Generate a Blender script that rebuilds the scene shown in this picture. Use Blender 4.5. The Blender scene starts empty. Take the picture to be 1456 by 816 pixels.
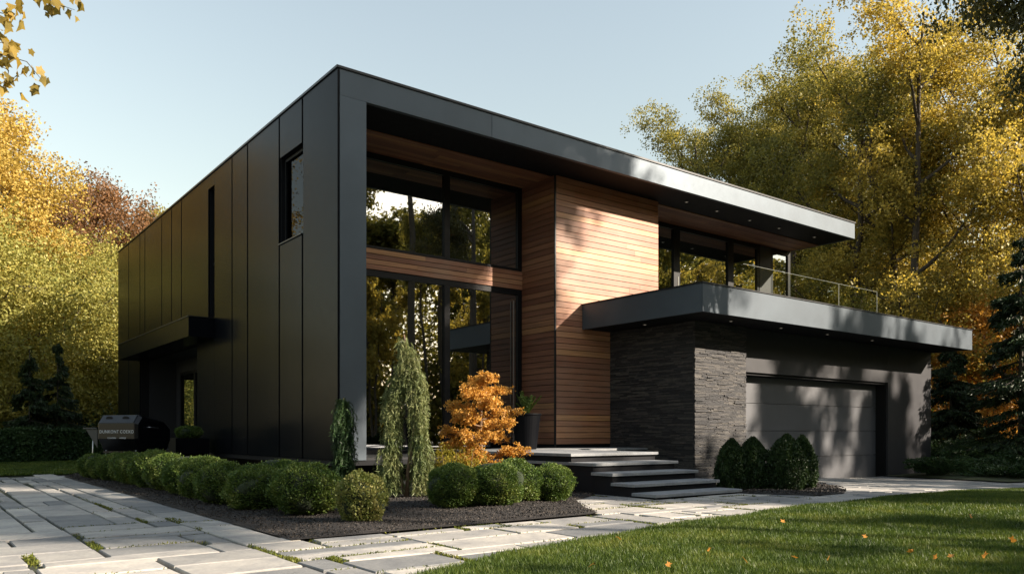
import bpy, bmesh, math, random
import numpy as np
from mathutils import Vector, Matrix
R = math.radians

# ------------------------------------------------------------------ camera, sky, sun, exposure
scn = bpy.context.scene
C = scn.collection
cam_d = bpy.data.cameras.new("camera"); cam = bpy.data.objects.new("camera", cam_d); C.objects.link(cam)
CAM = Vector((-6.489, -13.896, 1.0897))
cam.location = CAM
cam.rotation_euler = (R(90), 0, -R(37.441))
cam_d.sensor_width = 36; cam_d.lens = 27.868; cam_d.shift_y = (615 - 408) / 1456
cam_d.clip_start = 0.05; cam_d.clip_end = 2000
scn.camera = cam

SUN = Vector((0.75, -1.0, 0.62)).normalized()      # towards the sun
el = math.asin(SUN.z); az = math.atan2(SUN.x, SUN.y)
world = bpy.data.worlds.new("World"); scn.world = world; world.use_nodes = True
wn = world.node_tree.nodes; wl = world.node_tree.links
sky = wn.new('ShaderNodeTexSky'); sky.sky_type = 'NISHITA'; sky.sun_disc = False
sky.sun_elevation = el; sky.sun_rotation = az
sky.air_density = 2.0; sky.dust_density = 1.0; sky.ozone_density = 1.0; sky.altitude = 50
hs = wn.new('ShaderNodeHueSaturation'); hs.inputs['Saturation'].default_value = 0.66
wl.new(sky.outputs[0], hs.inputs['Color']); wl.new(hs.outputs[0], wn['Background'].inputs[0]); wn['Background'].inputs[1].default_value = 0.075
sd = bpy.data.lights.new("sun", 'SUN'); sd.energy = 5.0; sd.angle = R(0.5); sd.color = (1.0, 0.86, 0.70)
so = bpy.data.objects.new("sun", sd); C.objects.link(so); so.rotation_euler = SUN.to_track_quat('Z', 'Y').to_euler()
scn.view_settings.view_transform = 'Standard'; scn.view_settings.look = 'None'
scn.view_settings.exposure = 1.55; scn.view_settings.gamma = 1.0
scn.view_settings.use_curve_mapping = False

# ------------------------------------------------------------------ object helpers
def tag(o, label=None, cat=None, group=None, kind=None):
    if label: o['label'] = label
    if cat: o['category'] = cat
    if group: o['group'] = group
    if kind: o['kind'] = kind
    return o

def thing(name, label, cat, loc=(0, 0, 0), rz=0, group=None):
    o = bpy.data.objects.new(name, None); C.objects.link(o)
    o.location = loc; o.rotation_euler = (0, 0, rz); o.empty_display_size = 0.3
    return tag(o, label, cat, group)

class MB:
    def __init__(s): s.v = []; s.f = []
    def box(s, x0, x1, y0, y1, z0, z1):
        i = len(s.v)
        s.v += [(x0,y0,z0),(x1,y0,z0),(x1,y1,z0),(x0,y1,z0),(x0,y0,z1),(x1,y0,z1),(x1,y1,z1),(x0,y1,z1)]
        s.f += [(i,i+3,i+2,i+1),(i+4,i+5,i+6,i+7),(i,i+1,i+5,i+4),(i+1,i+2,i+6,i+5),(i+2,i+3,i+7,i+6),(i+3,i,i+4,i+7)]
        return s
    def slab(s, q, z0, z1, b=0.01):
        """quad footprint q (4 xy points, ccw) as a stone with a softened top edge; z0/z1 may be 4-lists"""
        if not isinstance(z0, (list, tuple)): z0 = [z0]*4
        if not isinstance(z1, (list, tuple)): z1 = [z1]*4
        cx = sum(p[0] for p in q)/4; cy = sum(p[1] for p in q)/4
        i = len(s.v)
        s.v += [(q[k][0], q[k][1], z0[k]) for k in range(4)]
        s.v += [(q[k][0], q[k][1], z1[k]-b) for k in range(4)]
        for k in range(4):
            dx, dy = cx-q[k][0], cy-q[k][1]
            s.v.append((q[k][0]+math.copysign(b, dx), q[k][1]+math.copysign(b, dy), z1[k]))
        for a in (0, 4):
            for k in range(4):
                n = (k+1) % 4
                s.f.append((i+a+k, i+a+n, i+a+4+n, i+a+4+k))
        s.f.append((i+8, i+9, i+10, i+11))
        return s
    def tube(s, pts, rad, n=7, cap=True):
        pts = [Vector(p) for p in pts]
        if not isinstance(rad, (list, tuple)): rad = [rad]*len(pts)
        i0 = len(s.v)
        up = Vector((0.13, 0.31, 0.94))
        for k, p in enumerate(pts):
            t = (pts[min(k+1, len(pts)-1)] - pts[max(k-1, 0)]).normalized()
            a = t.cross(up)
            if a.length < 0.05: a = t.cross(Vector((1, 0, 0)))
            a.normalize(); b = t.cross(a)
            for j in range(n):
                w = 2*math.pi*j/n
                q = p + (a*math.cos(w) + b*math.sin(w))*rad[k]
                s.v.append((q.x, q.y, q.z))
        for k in range(len(pts)-1):
            for j in range(n):
                a0 = i0+k*n+j; a1 = i0+k*n+(j+1) % n
                s.f.append((a0, a1, a1+n, a0+n))
        if cap:
            s.f.append(tuple(i0+j for j in range(n))[::-1])
            e = i0+(len(pts)-1)*n
            s.f.append(tuple(e+j for j in range(n)))
        return s
    def prism(s, pts, a0, a1, axis='y'):
        """polygon pts (u, v) extruded along an axis"""
        i = len(s.v); n = len(pts)
        for a in (a0, a1):
            for (u, v) in pts:
                s.v.append({'y': (u, a, v), 'x': (a, u, v), 'z': (u, v, a)}[axis])
        s.f.append(tuple(range(i, i+n))); s.f.append(tuple(range(i+2*n-1, i+n-1, -1)))
        for k in range(n):
            m = (k+1) % n
            s.f.append((i+k, i+m, i+n+m, i+n+k))
        return s
    def build(s, name, mat, parent=None, smooth=False, bevel=0):
        me = bpy.data.meshes.new(name); me.from_pydata(s.v, [], s.f); me.update()
        bm = bmesh.new(); bm.from_mesh(me); bmesh.ops.recalc_face_normals(bm, faces=bm.faces); bm.to_mesh(me); bm.free()
        if smooth: me.polygons.foreach_set('use_smooth', [True]*len(me.polygons))
        return link(name, me, mat, parent, bevel)

def link(name, me, mat, parent=None, bevel=0):
    if mat: me.materials.append(mat)
    o = bpy.data.objects.new(name, me); C.objects.link(o)
    if parent: o.parent = parent
    if bevel:
        m = o.modifiers.new('bevel', 'BEVEL'); m.width = bevel; m.segments = 2; m.limit_method = 'ANGLE'
    return o

def box(name, mat, parent, *a, bevel=0): return MB().box(*a).build(name, mat, parent, bevel=bevel)

def np_mesh(name, verts, nper):
    """verts (N*nper,3): N separate faces of nper corners"""
    verts = np.ascontiguousarray(verts, dtype=np.float32)
    nv = len(verts); nf = nv//nper
    me = bpy.data.meshes.new(name)
    me.vertices.add(nv); me.vertices.foreach_set('co', verts.ravel())
    me.loops.add(nv); me.loops.foreach_set('vertex_index', np.arange(nv, dtype=np.int32))
    me.polygons.add(nf); me.polygons.foreach_set('loop_start', np.arange(0, nv, nper, dtype=np.int32))
    me.polygons.foreach_set('loop_total', np.full(nf, nper, dtype=np.int32))
    me.update(calc_edges=True)
    return me

def unit(a): return a/np.maximum(np.linalg.norm(a, axis=1, keepdims=True), 1e-6)

def leaf_quads(cen, size, rng, width=0.32, axis=None, spread=1.0):
    """diamond leaves, one quad each"""
    n = len(cen)
    a = rng.normal(size=(n, 3))
    if axis is not None: a = unit(axis) + a*0.35*spread
    a = unit(a); b = unit(np.cross(a, rng.normal(size=(n, 3))))
    nr = np.cross(a, b)
    s = (size*rng.uniform(0.7, 1.3, n))[:, None] if np.isscalar(size) else (size*rng.uniform(0.8, 1.2, n))[:, None]
    q = np.stack([cen - a*s*0.5, cen + b*s*width + nr*s*0.08, cen + a*s*0.5, cen - b*s*width + nr*s*0.08], axis=1)
    return q.reshape(-1, 3)

def copy_tree(o, parent=None):
    c = o.copy(); C.objects.link(c); c.parent = parent
    for ch in o.children: copy_tree(ch, c)
    return c

def ss(a, b, x):
    t = min(1, max(0, (x-a)/(b-a))); return t*t*(3-2*t)
def gz(x, y): return -0.27*ss(6.5, 17, x)          # the drive falls gently towards the garage
def P(px, d):
    """a spot d metres deep in the view, px across the photograph"""
    r = (px-728)/1127.09*d
    a = R(52.559)
    return (CAM.x + r*math.sin(a) + d*math.cos(a), CAM.y - r*math.cos(a) + d*math.sin(a))

# ------------------------------------------------------------------ materials
def mat(name):
    m = bpy.data.materials.new(name); m.use_nodes = True
    nt = m.node_tree; b = nt.nodes['Principled BSDF']
    return m, nt, b
def N(nt, t, **k):
    n = nt.nodes.new(t)
    for a, v in k.items():
        if a.startswith('i_'):
            key = a[2:]; key = int(key) if key.isdigit() else key.replace('_', ' ')
            n.inputs[key].default_value = v
        else: setattr(n, a, v)
    return n
def L(nt, a, b): nt.links.new(a, b)
def ramp(nt, fac, stops):
    r = N(nt, 'ShaderNodeValToRGB'); e = r.color_ramp.elements
    while len(e) < len(stops): e.new(0.5)
    for i, (p, c) in enumerate(stops): e[i].position = p; e[i].color = (*c, 1)
    L(nt, fac, r.inputs[0]); return r.outputs[0]
def noise(nt, scale, detail=4, rough=0.5, vec=None, coord='Object'):
    n = N(nt, 'ShaderNodeTexNoise'); n.inputs['Scale'].default_value = scale; n.inputs['Detail'].default_value = detail
    n.inputs['Roughness'].default_value = rough
    if vec is None:
        tc = N(nt, 'ShaderNodeTexCoord'); vec = tc.outputs[coord]
    L(nt, vec, n.inputs['Vector']); return n.outputs['Fac']
def mapped(nt, scale, coord='Object'):
    tc = N(nt, 'ShaderNodeTexCoord'); mp = N(nt, 'ShaderNodeMapping'); mp.inputs['Scale'].default_value = scale
    L(nt, tc.outputs[coord], mp.inputs['Vector']); return mp.outputs[0]
def bump(nt, b, fac, strength=0.3, dist=0.02):
    n = N(nt, 'ShaderNodeBump'); n.inputs['Strength'].default_value = strength; n.inputs['Distance'].default_value = dist
    L(nt, fac, n.inputs['Height']); L(nt, n.outputs[0], b.inputs['Normal']); return n
def math_(nt, op, a, b=None):
    n = N(nt, 'ShaderNodeMath', operation=op)
    for i, v in enumerate((a, b)):
        if v is None: continue
        if isinstance(v, (int, float)): n.inputs[i].default_value = v
        else: L(nt, v, n.inputs[i])
    return n.outputs[0]
def mixc(nt, fac, a, b, mode='MIX'):
    n = N(nt, 'ShaderNodeMix', data_type='RGBA', blend_type=mode)
    for s, v in ((n.inputs['Factor'], fac), (n.inputs['A'], a), (n.inputs['B'], b)):
        if isinstance(v, (int, float)): s.default_value = v
        elif isinstance(v, tuple): s.default_value = (*v, 1)
        else: L(nt, v, s)
    return n.outputs['Result']
def island(nt): return N(nt, 'ShaderNodeNewGeometry').outputs['Random Per Island']

def m_metal(name, col, rough=0.38, metal=0.55, wav=0.012, spec=0.5):
    m, nt, b = mat(name)
    n1 = noise(nt, 1.3, 5)
    c = mixc(nt, n1, tuple(x*0.8 for x in col), tuple(x*1.25 for x in col))
    L(nt, c, b.inputs['Base Color'])
    b.inputs['Metallic'].default_value = metal; b.inputs['Specular IOR Level'].default_value = spec
    c = mixc(nt, 1.0, c, ramp(nt, island(nt), [(0, (0.85, 0.85, 0.85)), (1, (1.15, 1.15, 1.15))]), 'MULTIPLY'); L(nt, c, b.inputs['Base Color'])
    rr = math_(nt, 'ADD', math_(nt, 'MULTIPLY', noise(nt, 6, 6, 0.65), 0.16), rough-0.08)
    L(nt, rr, b.inputs['Roughness'])
    bump(nt, b, noise(nt, 0.9, 2), 0.25, wav)
    return m
M = {}
M['panel'] = m_metal('black_panel', (0.005, 0.006, 0.008), 0.24, 0.03, 0.012, 0.05)
M['fascia'] = m_metal('fascia_metal', (0.066, 0.084, 0.102), 0.50, 0.40, 0.012, 0.5)
M['soffit'] = m_metal('soffit_black', (0.005, 0.0055, 0.007), 0.7, 0.0, 0.01, 0.2)
M['frame'] = m_metal('window_frame_black', (0.006, 0.0065, 0.008), 0.45, 0.0, 0.002, 0.25)
M['coping'] = m_metal('coping_black', (0.02, 0.021, 0.023), 0.4, 0.4)
M['render'] = m_metal('dark_render', (0.020, 0.0205, 0.025), 0.5, 0.0, 0.004, 0.45)
M['door'] = m_metal('garage_door_grey', (0.070, 0.073, 0.082), 0.52, 0.0, 0.004, 0.55)
M['stair'] = m_metal('stair_wall', (0.009, 0.0095, 0.012), 0.75, 0.0, 0.004, 0.2)
M['pot'] = m_metal('black_pot', (0.003, 0.0035, 0.005), 0.5, 0.0, 0.004, 0.08)
M['grill'] = m_metal('black_enamel', (0.003, 0.0035, 0.005), 0.25, 0.0, 0.002, 0.3)
M['grillgrey'] = m_metal('grey_steel', (0.018, 0.021, 0.026), 0.45, 0.3, 0.002)
M['chrome'] = m_metal('leg_steel', (0.4, 0.4, 0.4), 0.35, 0.9, 0.001)
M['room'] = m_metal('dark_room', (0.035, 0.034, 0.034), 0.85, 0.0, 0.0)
M['blind'] = m_metal('roller_blind_cloth', (0.10, 0.10, 0.085), 0.9, 0.0, 0.0)

def m_wood(name, axis, dark=1.0, grey=0.0):
    m, nt, b = mat(name)
    sc = {'x': (0.9, 14, 30), 'y': (14, 0.9, 30)}[axis]
    v = mapped(nt, sc)
    isl = island(nt)
    off = N(nt, 'ShaderNodeVectorMath', operation='ADD'); L(nt, v, off.inputs[0])
    cmb = N(nt, 'ShaderNodeCombineXYZ'); sh = math_(nt, 'MULTIPLY', isl, 57.0)
    L(nt, sh, cmb.inputs[0]); L(nt, sh, cmb.inputs[1]); L(nt, cmb.outputs[0], off.inputs[1])
    g = noise(nt, 1.0, 8, 0.62, off.outputs[0])
    base = ramp(nt, isl, [(0.0, (0.18*dark, 0.066*dark, 0.034*dark)), (0.3, (0.23*dark, 0.090*dark, 0.046*dark)),
                          (0.6, (0.28*dark, 0.118*dark, 0.060*dark)), (0.9, (0.33*dark, 0.150*dark, 0.076*dark)), (1.0, (0.44*dark, 0.22*dark, 0.085*dark))])
    gr = ramp(nt, g, [(0.3, (0.55, 0.55, 0.55)), (0.62, (1.12, 1.12, 1.12))])
    c = mixc(nt, 1.0, base, gr, 'MULTIPLY')
    w = noise(nt, 0.55, 4, 0.6)
    wf = math_(nt, 'MULTIPLY', math_(nt, 'SUBTRACT', w, 0.42), 1.2 if grey else 0.25)
    cl = N(nt, 'ShaderNodeClamp'); L(nt, wf, cl.inputs[0])
    c = mixc(nt, cl.outputs[0], c, (0.40, 0.31, 0.24))
    L(nt, c, b.inputs['Base Color']); b.inputs['Roughness'].default_value = 0.55
    bump(nt, b, g, 0.35, 0.004)
    return m
M['wood_x'] = m_wood('cedar_boards_sunlit', 'x', 1.35, 0.5)  # cedar box front: the pale beige sunlit tone is put into the board colour
M['wood_y'] = m_wood('cedar_boards_shaded', 'y', 0.85)  # same cedar round the corner, its shaded tone put into the colour
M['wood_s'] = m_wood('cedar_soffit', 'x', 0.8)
M['wood_b'] = m_wood('cedar_band', 'x', 1.2, 0.4)

def m_slate():
    m, nt, b = mat('split_slate'); isl = island(nt)
    n1 = noise(nt, 3, 8, 0.7, mapped(nt, (3, 3, 12)))
    c = ramp(nt, isl, [(0, (0.011, 0.012, 0.015)), (0.5, (0.027, 0.027, 0.030)), (1, (0.075, 0.070, 0.064))])
    c = mixc(nt, 1.0, c, ramp(nt, n1, [(0.3, (0.5, 0.5, 0.5)), (0.7, (1.5, 1.45, 1.4))]), 'MULTIPLY')
    L(nt, c, b.inputs['Base Color']); b.inputs['Roughness'].default_value = 0.62
    bump(nt, b, noise(nt, 9, 10, 0.75, mapped(nt, (1.2, 1.2, 5))), 0.9, 0.03)
    return m
M['slate'] = m_slate()

def m_stone(name, a, c_, bumpy=0.3, stain=True):
    m, nt, b = mat(name); isl = island(nt)
    c = ramp(nt, isl, [(0, a), (0.5, tuple((x+y)/2 for x, y in zip(a, c_))), (1, c_)])
    n1 = noise(nt, 2.2, 8, 0.65); n2 = noise(nt, 26, 6, 0.7)
    c = mixc(nt, 1.0, c, ramp(nt, n1, [(0.32, (0.66, 0.67, 0.70)), (0.6, (1.08, 1.06, 1.02))]), 'MULTIPLY')
    c = mixc(nt, 1.0, c, ramp(nt, n2, [(0.3, (0.8, 0.8, 0.8)), (0.7, (1.12, 1.12, 1.12))]), 'MULTIPLY')
    L(nt, c, b.inputs['Base Color']); b.inputs['Roughness'].default_value = 0.8
    bump(nt, b, noise(nt, 14, 8, 0.7), bumpy, 0.01)
    return m
M['paver'] = m_stone('bluestone', (0.14, 0.147, 0.155), (0.42, 0.40, 0.37), 0.5)
M['tread'] = m_stone('stair_tread_stone', (0.20, 0.215, 0.23), (0.26, 0.27, 0.285), 0.15)
M['rock'] = m_stone('pale_rock', (0.45, 0.43, 0.42), (0.6, 0.58, 0.55), 0.8)

def m_soil(name, stops, scale, bst, bd):
    m, nt, b = mat(name)
    n1 = noise(nt, scale, 8, 0.7)
    L(nt, ramp(nt, n1, stops), b.inputs['Base Color']); b.inputs['Roughness'].default_value = 0.95
    v = N(nt, 'ShaderNodeTexVoronoi'); v.inputs['Scale'].default_value = scale*1.6
    tc = N(nt, 'ShaderNodeTexCoord'); L(nt, tc.outputs['Object'], v.inputs['Vector'])
    bump(nt, b, math_(nt, 'ADD', v.outputs['Distance'], n1), bst, bd)
    return m
M['mulch'] = m_soil('dark_mulch', [(0.25, (0.010, 0.008, 0.0075)), (0.55, (0.026, 0.021, 0.019)), (0.8, (0.055, 0.046, 0.040))], 45, 0.9, 0.03)
M['joint'] = m_soil('joint_soil', [(0.3, (0.012, 0.015, 0.008)), (0.6, (0.028, 0.034, 0.012)), (0.8, (0.06, 0.058, 0.025))], 6, 0.8, 0.02)
M['forest'] = m_soil('forest_floor', [(0.3, (0.02, 0.028, 0.01)), (0.6, (0.045, 0.055, 0.018)), (0.8, (0.10, 0.075, 0.03))], 1.5, 0.6, 0.05)
M['turf'] = m_soil('turf', [(0.25, (0.022, 0.045, 0.010)), (0.55, (0.040, 0.075, 0.014)), (0.8, (0.075, 0.11, 0.022))], 3.5, 0.8, 0.03)

def m_leaf(name, cols, trans=0.4, nscale=0.35, tone=None, rough=0.5):
    """leaf tissue: colour differs leaf by leaf and clump by clump; thin, so light comes through"""
    m = bpy.data.materials.new(name); m.use_nodes = True; nt = m.node_tree; nt.nodes.clear()
    isl = island(nt); nz = noise(nt, nscale, 3, 0.6)
    f = math_(nt, 'ADD', math_(nt, 'MULTIPLY', isl, 0.5), math_(nt, 'SUBTRACT', math_(nt, 'MULTIPLY', nz, 1.6), 0.55))
    k = len(cols)-1
    c = ramp(nt, f, [(i/k, cc) for i, cc in enumerate(cols)])
    d = N(nt, 'ShaderNodeBsdfPrincipled'); d.inputs['Roughness'].default_value = rough
    d.inputs['Specular IOR Level'].default_value = 0.25
    t = N(nt, 'ShaderNodeBsdfTranslucent'); mx = N(nt, 'ShaderNodeMixShader'); mx.inputs[0].default_value = trans
    L(nt, c, d.inputs['Base Color'])
    L(nt, mixc(nt, 1.0, c, (1.2, 1.12, 0.75), 'MULTIPLY'), t.inputs['Color'])
    L(nt, d.outputs[0], mx.inputs[1]); L(nt, t.outputs[0], mx.inputs[2])
    o = N(nt, 'ShaderNodeOutputMaterial'); L(nt, mx.outputs[0], o.inputs[0])
    return m
M['leaf_gold'] = m_leaf('gold_leaves', [(0.10, 0.095, 0.028), (0.25, 0.21, 0.05), (0.44, 0.35, 0.08), (0.60, 0.45, 0.10)], 0.48)
M['leaf_olive'] = m_leaf('olive_leaves', [(0.055, 0.062, 0.02), (0.14, 0.14, 0.038), (0.27, 0.245, 0.06), (0.42, 0.35, 0.08)], 0.45)
M['leaf_yellow'] = m_leaf('yellow_leaves', [(0.20, 0.16, 0.04), (0.44, 0.31, 0.07), (0.60, 0.43, 0.12)], 0.4)
M['leaf_pale'] = m_leaf('pale_willow_leaves', [(0.12, 0.14, 0.035), (0.28, 0.27, 0.07), (0.45, 0.38, 0.10)], 0.4)
M['leaf_rust'] = m_leaf('rust_leaves', [(0.09, 0.06, 0.03), (0.19, 0.10, 0.045), (0.30, 0.15, 0.065)], 0.35)
M['leaf_orange'] = m_leaf('orange_leaves', [(0.30, 0.15, 0.04), (0.54, 0.29, 0.06), (0.70, 0.43, 0.13)], 0.4, 2.0)
M['leaf_green'] = m_leaf('green_leaves', [(0.02, 0.035, 0.012), (0.04, 0.065, 0.018), (0.07, 0.10, 0.025)], 0.3)
M['needle'] = m_leaf('dark_needles', [(0.012, 0.022, 0.010), (0.022, 0.040, 0.014), (0.04, 0.06, 0.02)], 0.12, 1.0)
M['box'] = m_leaf('boxwood_leaves', [(0.028, 0.058, 0.014), (0.060, 0.105, 0.022), (0.11, 0.16, 0.034), (0.22, 0.25, 0.075)], 0.25, 3.0)
M['boxv'] = m_leaf('variegated_leaves', [(0.06, 0.10, 0.02), (0.20, 0.22, 0.06), (0.42, 0.38, 0.15)], 0.25, 5.0)
M['juniper'] = m_leaf('juniper_sprays', [(0.016, 0.036, 0.014), (0.030, 0.062, 0.020), (0.060, 0.10, 0.030)], 0.15, 1.5)
M['weep'] = m_leaf('weeping_needles', [(0.06, 0.095, 0.035), (0.15, 0.18, 0.07), (0.30, 0.30, 0.14)], 0.25, 1.6)
M['arbor'] = m_leaf('column_shrub_leaves', [(0.010, 0.022, 0.008), (0.020, 0.040, 0.012), (0.036, 0.062, 0.018)], 0.15, 3.0)
M['chartreuse'] = m_leaf('yellow_green_sprays', [(0.12, 0.12, 0.015), (0.26, 0.22, 0.02), (0.38, 0.30, 0.03)], 0.35, 2.0)
M['grass'] = m_leaf('grass_blades', [(0.022, 0.044, 0.008), (0.046, 0.080, 0.013), (0.088, 0.125, 0.020), (0.17, 0.18, 0.042)], 0.3, 1.2)
M['moss'] = m_leaf('moss_blades', [(0.05, 0.075, 0.012), (0.11, 0.13, 0.02), (0.2, 0.19, 0.04)], 0.3, 1.5)
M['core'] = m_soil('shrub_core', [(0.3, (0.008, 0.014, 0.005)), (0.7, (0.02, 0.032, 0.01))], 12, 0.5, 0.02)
def m_bark(name, a, b_):
    m, nt, b = mat(name)
    n1 = noise(nt, 4, 8, 0.7, mapped(nt, (6, 6, 1)))
    L(nt, ramp(nt, n1, [(0.3, a), (0.7, b_)]), b.inputs['Base Color']); b.inputs['Roughness'].default_value = 0.9
    bump(nt, b, n1, 0.8, 0.03); return m
M['bark'] = m_bark('bark', (0.03, 0.024, 0.018), (0.10, 0.08, 0.06))
M['twig'] = m_bark('twig_bark', (0.10, 0.06, 0.035), (0.2, 0.13, 0.08))

def m_glass(name, refl, tint, ior=0.9):
    m = bpy.data.materials.new(name); m.use_nodes = True; nt = m.node_tree; nt.nodes.clear()
    g = N(nt, 'ShaderNodeBsdfGlossy'); g.inputs['Roughness'].default_value = 0.012; g.inputs['Color'].default_value = (0.95, 0.97, 1.0, 1)
    t = N(nt, 'ShaderNodeBsdfTransparent'); t.inputs['Color'].default_value = (*tint, 1)
    lw = N(nt, 'ShaderNodeLayerWeight'); fr5 = math_(nt, 'MULTIPLY', math_(nt, 'POWER', lw.outputs['Facing'], 5.0), ior)
    f = math_(nt, 'ADD', math_(nt, 'MULTIPLY', fr5, 1.0-refl), refl)
    bn = N(nt, 'ShaderNodeBump'); bn.inputs['Strength'].default_value = 0.03; bn.inputs['Distance'].default_value = 0.02
    L(nt, noise(nt, 0.7, 1), bn.inputs['Height']); L(nt, bn.outputs[0], g.inputs['Normal'])
    mx = N(nt, 'ShaderNodeMixShader'); L(nt, f, mx.inputs[0]); L(nt, t.outputs[0], mx.inputs[1]); L(nt, g.outputs[0], mx.inputs[2])
    o = N(nt, 'ShaderNodeOutputMaterial'); L(nt, mx.outputs[0], o.inputs[0]); return m
M['glass'] = m_glass('tinted_window_glass', 0.38, (0.30, 0.31, 0.32))
M['dark_glass'] = m_glass('dark_window_glass', 0.03, (0.25, 0.25, 0.26), 0.25)
M['rail_glass'] = m_glass('clear_rail_glass', 0.03, (0.90, 0.93, 0.90), 0.5)
def m_plain(name, col, rough=0.5, emit=0):
    m, nt, b = mat(name); b.inputs['Base Color'].default_value = (*col, 1); b.inputs['Roughness'].default_value = rough
    if emit: b.inputs['Emission Color'].default_value = (1, 0.85, 0.65, 1); b.inputs['Emission Strength'].default_value = emit
    return m
M['white'] = m_plain('white_print', (0.5, 0.52, 0.54))
M['lamp'] = m_plain('downlight_lens', (0.5, 0.5, 0.5), 0.3, 0.05)
M['ring'] = m_plain('downlight_ring', (0.05, 0.05, 0.05), 0.4)

# ------------------------------------------------------------------ ground, lawns, paving, beds
def edge(x):   # lawn edge: y below which the front lawn lies
    pts = [(-30, -26), (-9, -14.2), (-7, -11.4), (-5, -9.7), (-3.28, -8.66), (-0.75, -7.98), (2.97, -7.45), (6.5, -7.35), (10, -7.25), (13.1, -6.87), (20, -5.6), (60, -2)]
    for (a, b), (c, d) in zip(pts, pts[1:]):
        if x <= c: 
            t = (x-a)/(c-a); base = b+(d-b)*t; break
    return base + 0.05*math.sin(x*2.3) + 0.03*math.sin(x*5.1+1)
def lawn_z(x, y):
    d = max(0, edge(x)-y)
    return gz(x, y) + 0.035 + 0.03*min(1, d/0.5) + 0.07*min(1, d/3)*(math.sin(x*0.55+0.3*y)+math.sin(y*0.9+1.3)+1.2)*0.5

def grid_sheet(name, xs, ys, zf, m, kind='structure', keep=None):
    v = []; f = []
    for y in ys:
        for x in xs: v.append((x, y, zf(x, y)))
    nx = len(xs)
    for j in range(len(ys)-1):
        for i in range(nx-1):
            if keep and not keep((xs[i]+xs[i+1])/2, (ys[j]+ys[j+1])/2): continue
            a = j*nx+i; f.append((a, a+1, a+nx+1, a+nx))
    me = bpy.data.meshes.new(name); me.from_pydata(v, [], f); me.update()
    me.polygons.foreach_set('use_smooth', [True]*len(f))
    return tag(link(name, me, m), kind=kind)
ax = [-900, -300, -120, -60] + [x for x in range(-40, 61, 2)] + [90, 150, 320, 900]
grid_sheet('ground', ax, ax, lambda x, y: gz(x, y)-0.06, M['forest'])
# front lawn
xs = [-26+0.4*i for i in range(200)]
def lawn_front():
    v = []; f = []; ts = [0, 0.15, 0.35, 0.6, 0.9, 1.3, 1.8, 2.4, 3.1, 4, 5, 6.5, 8.5, 11, 15, 22, 32, 50]
    for x in xs:
        for t in ts:
            y = edge(x)-t; v.append((x, y, lawn_z(x, y)))
    n = len(ts)
    for i in range(len(xs)-1):
        for j in range(n-1):
            a = i*n+j; f.append((a, a+1, a+n+1, a+n))
    me = bpy.data.meshes.new('lawn'); me.from_pydata(v, [], f); me.update()
    me.polygons.foreach_set('use_smooth', [True]*len(f))
    return tag(link('lawn', me, M['turf']), kind='structure')
lawn_front()
grid_sheet('back_lawn', [-60, -40, -30]+[-24+i for i in range(25)]+[0.0], [9.3+0.6*i for i in range(52)],
           lambda x, y: 0.035+0.02*math.sin(x*0.8+y*0.5), M['turf'])
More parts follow.
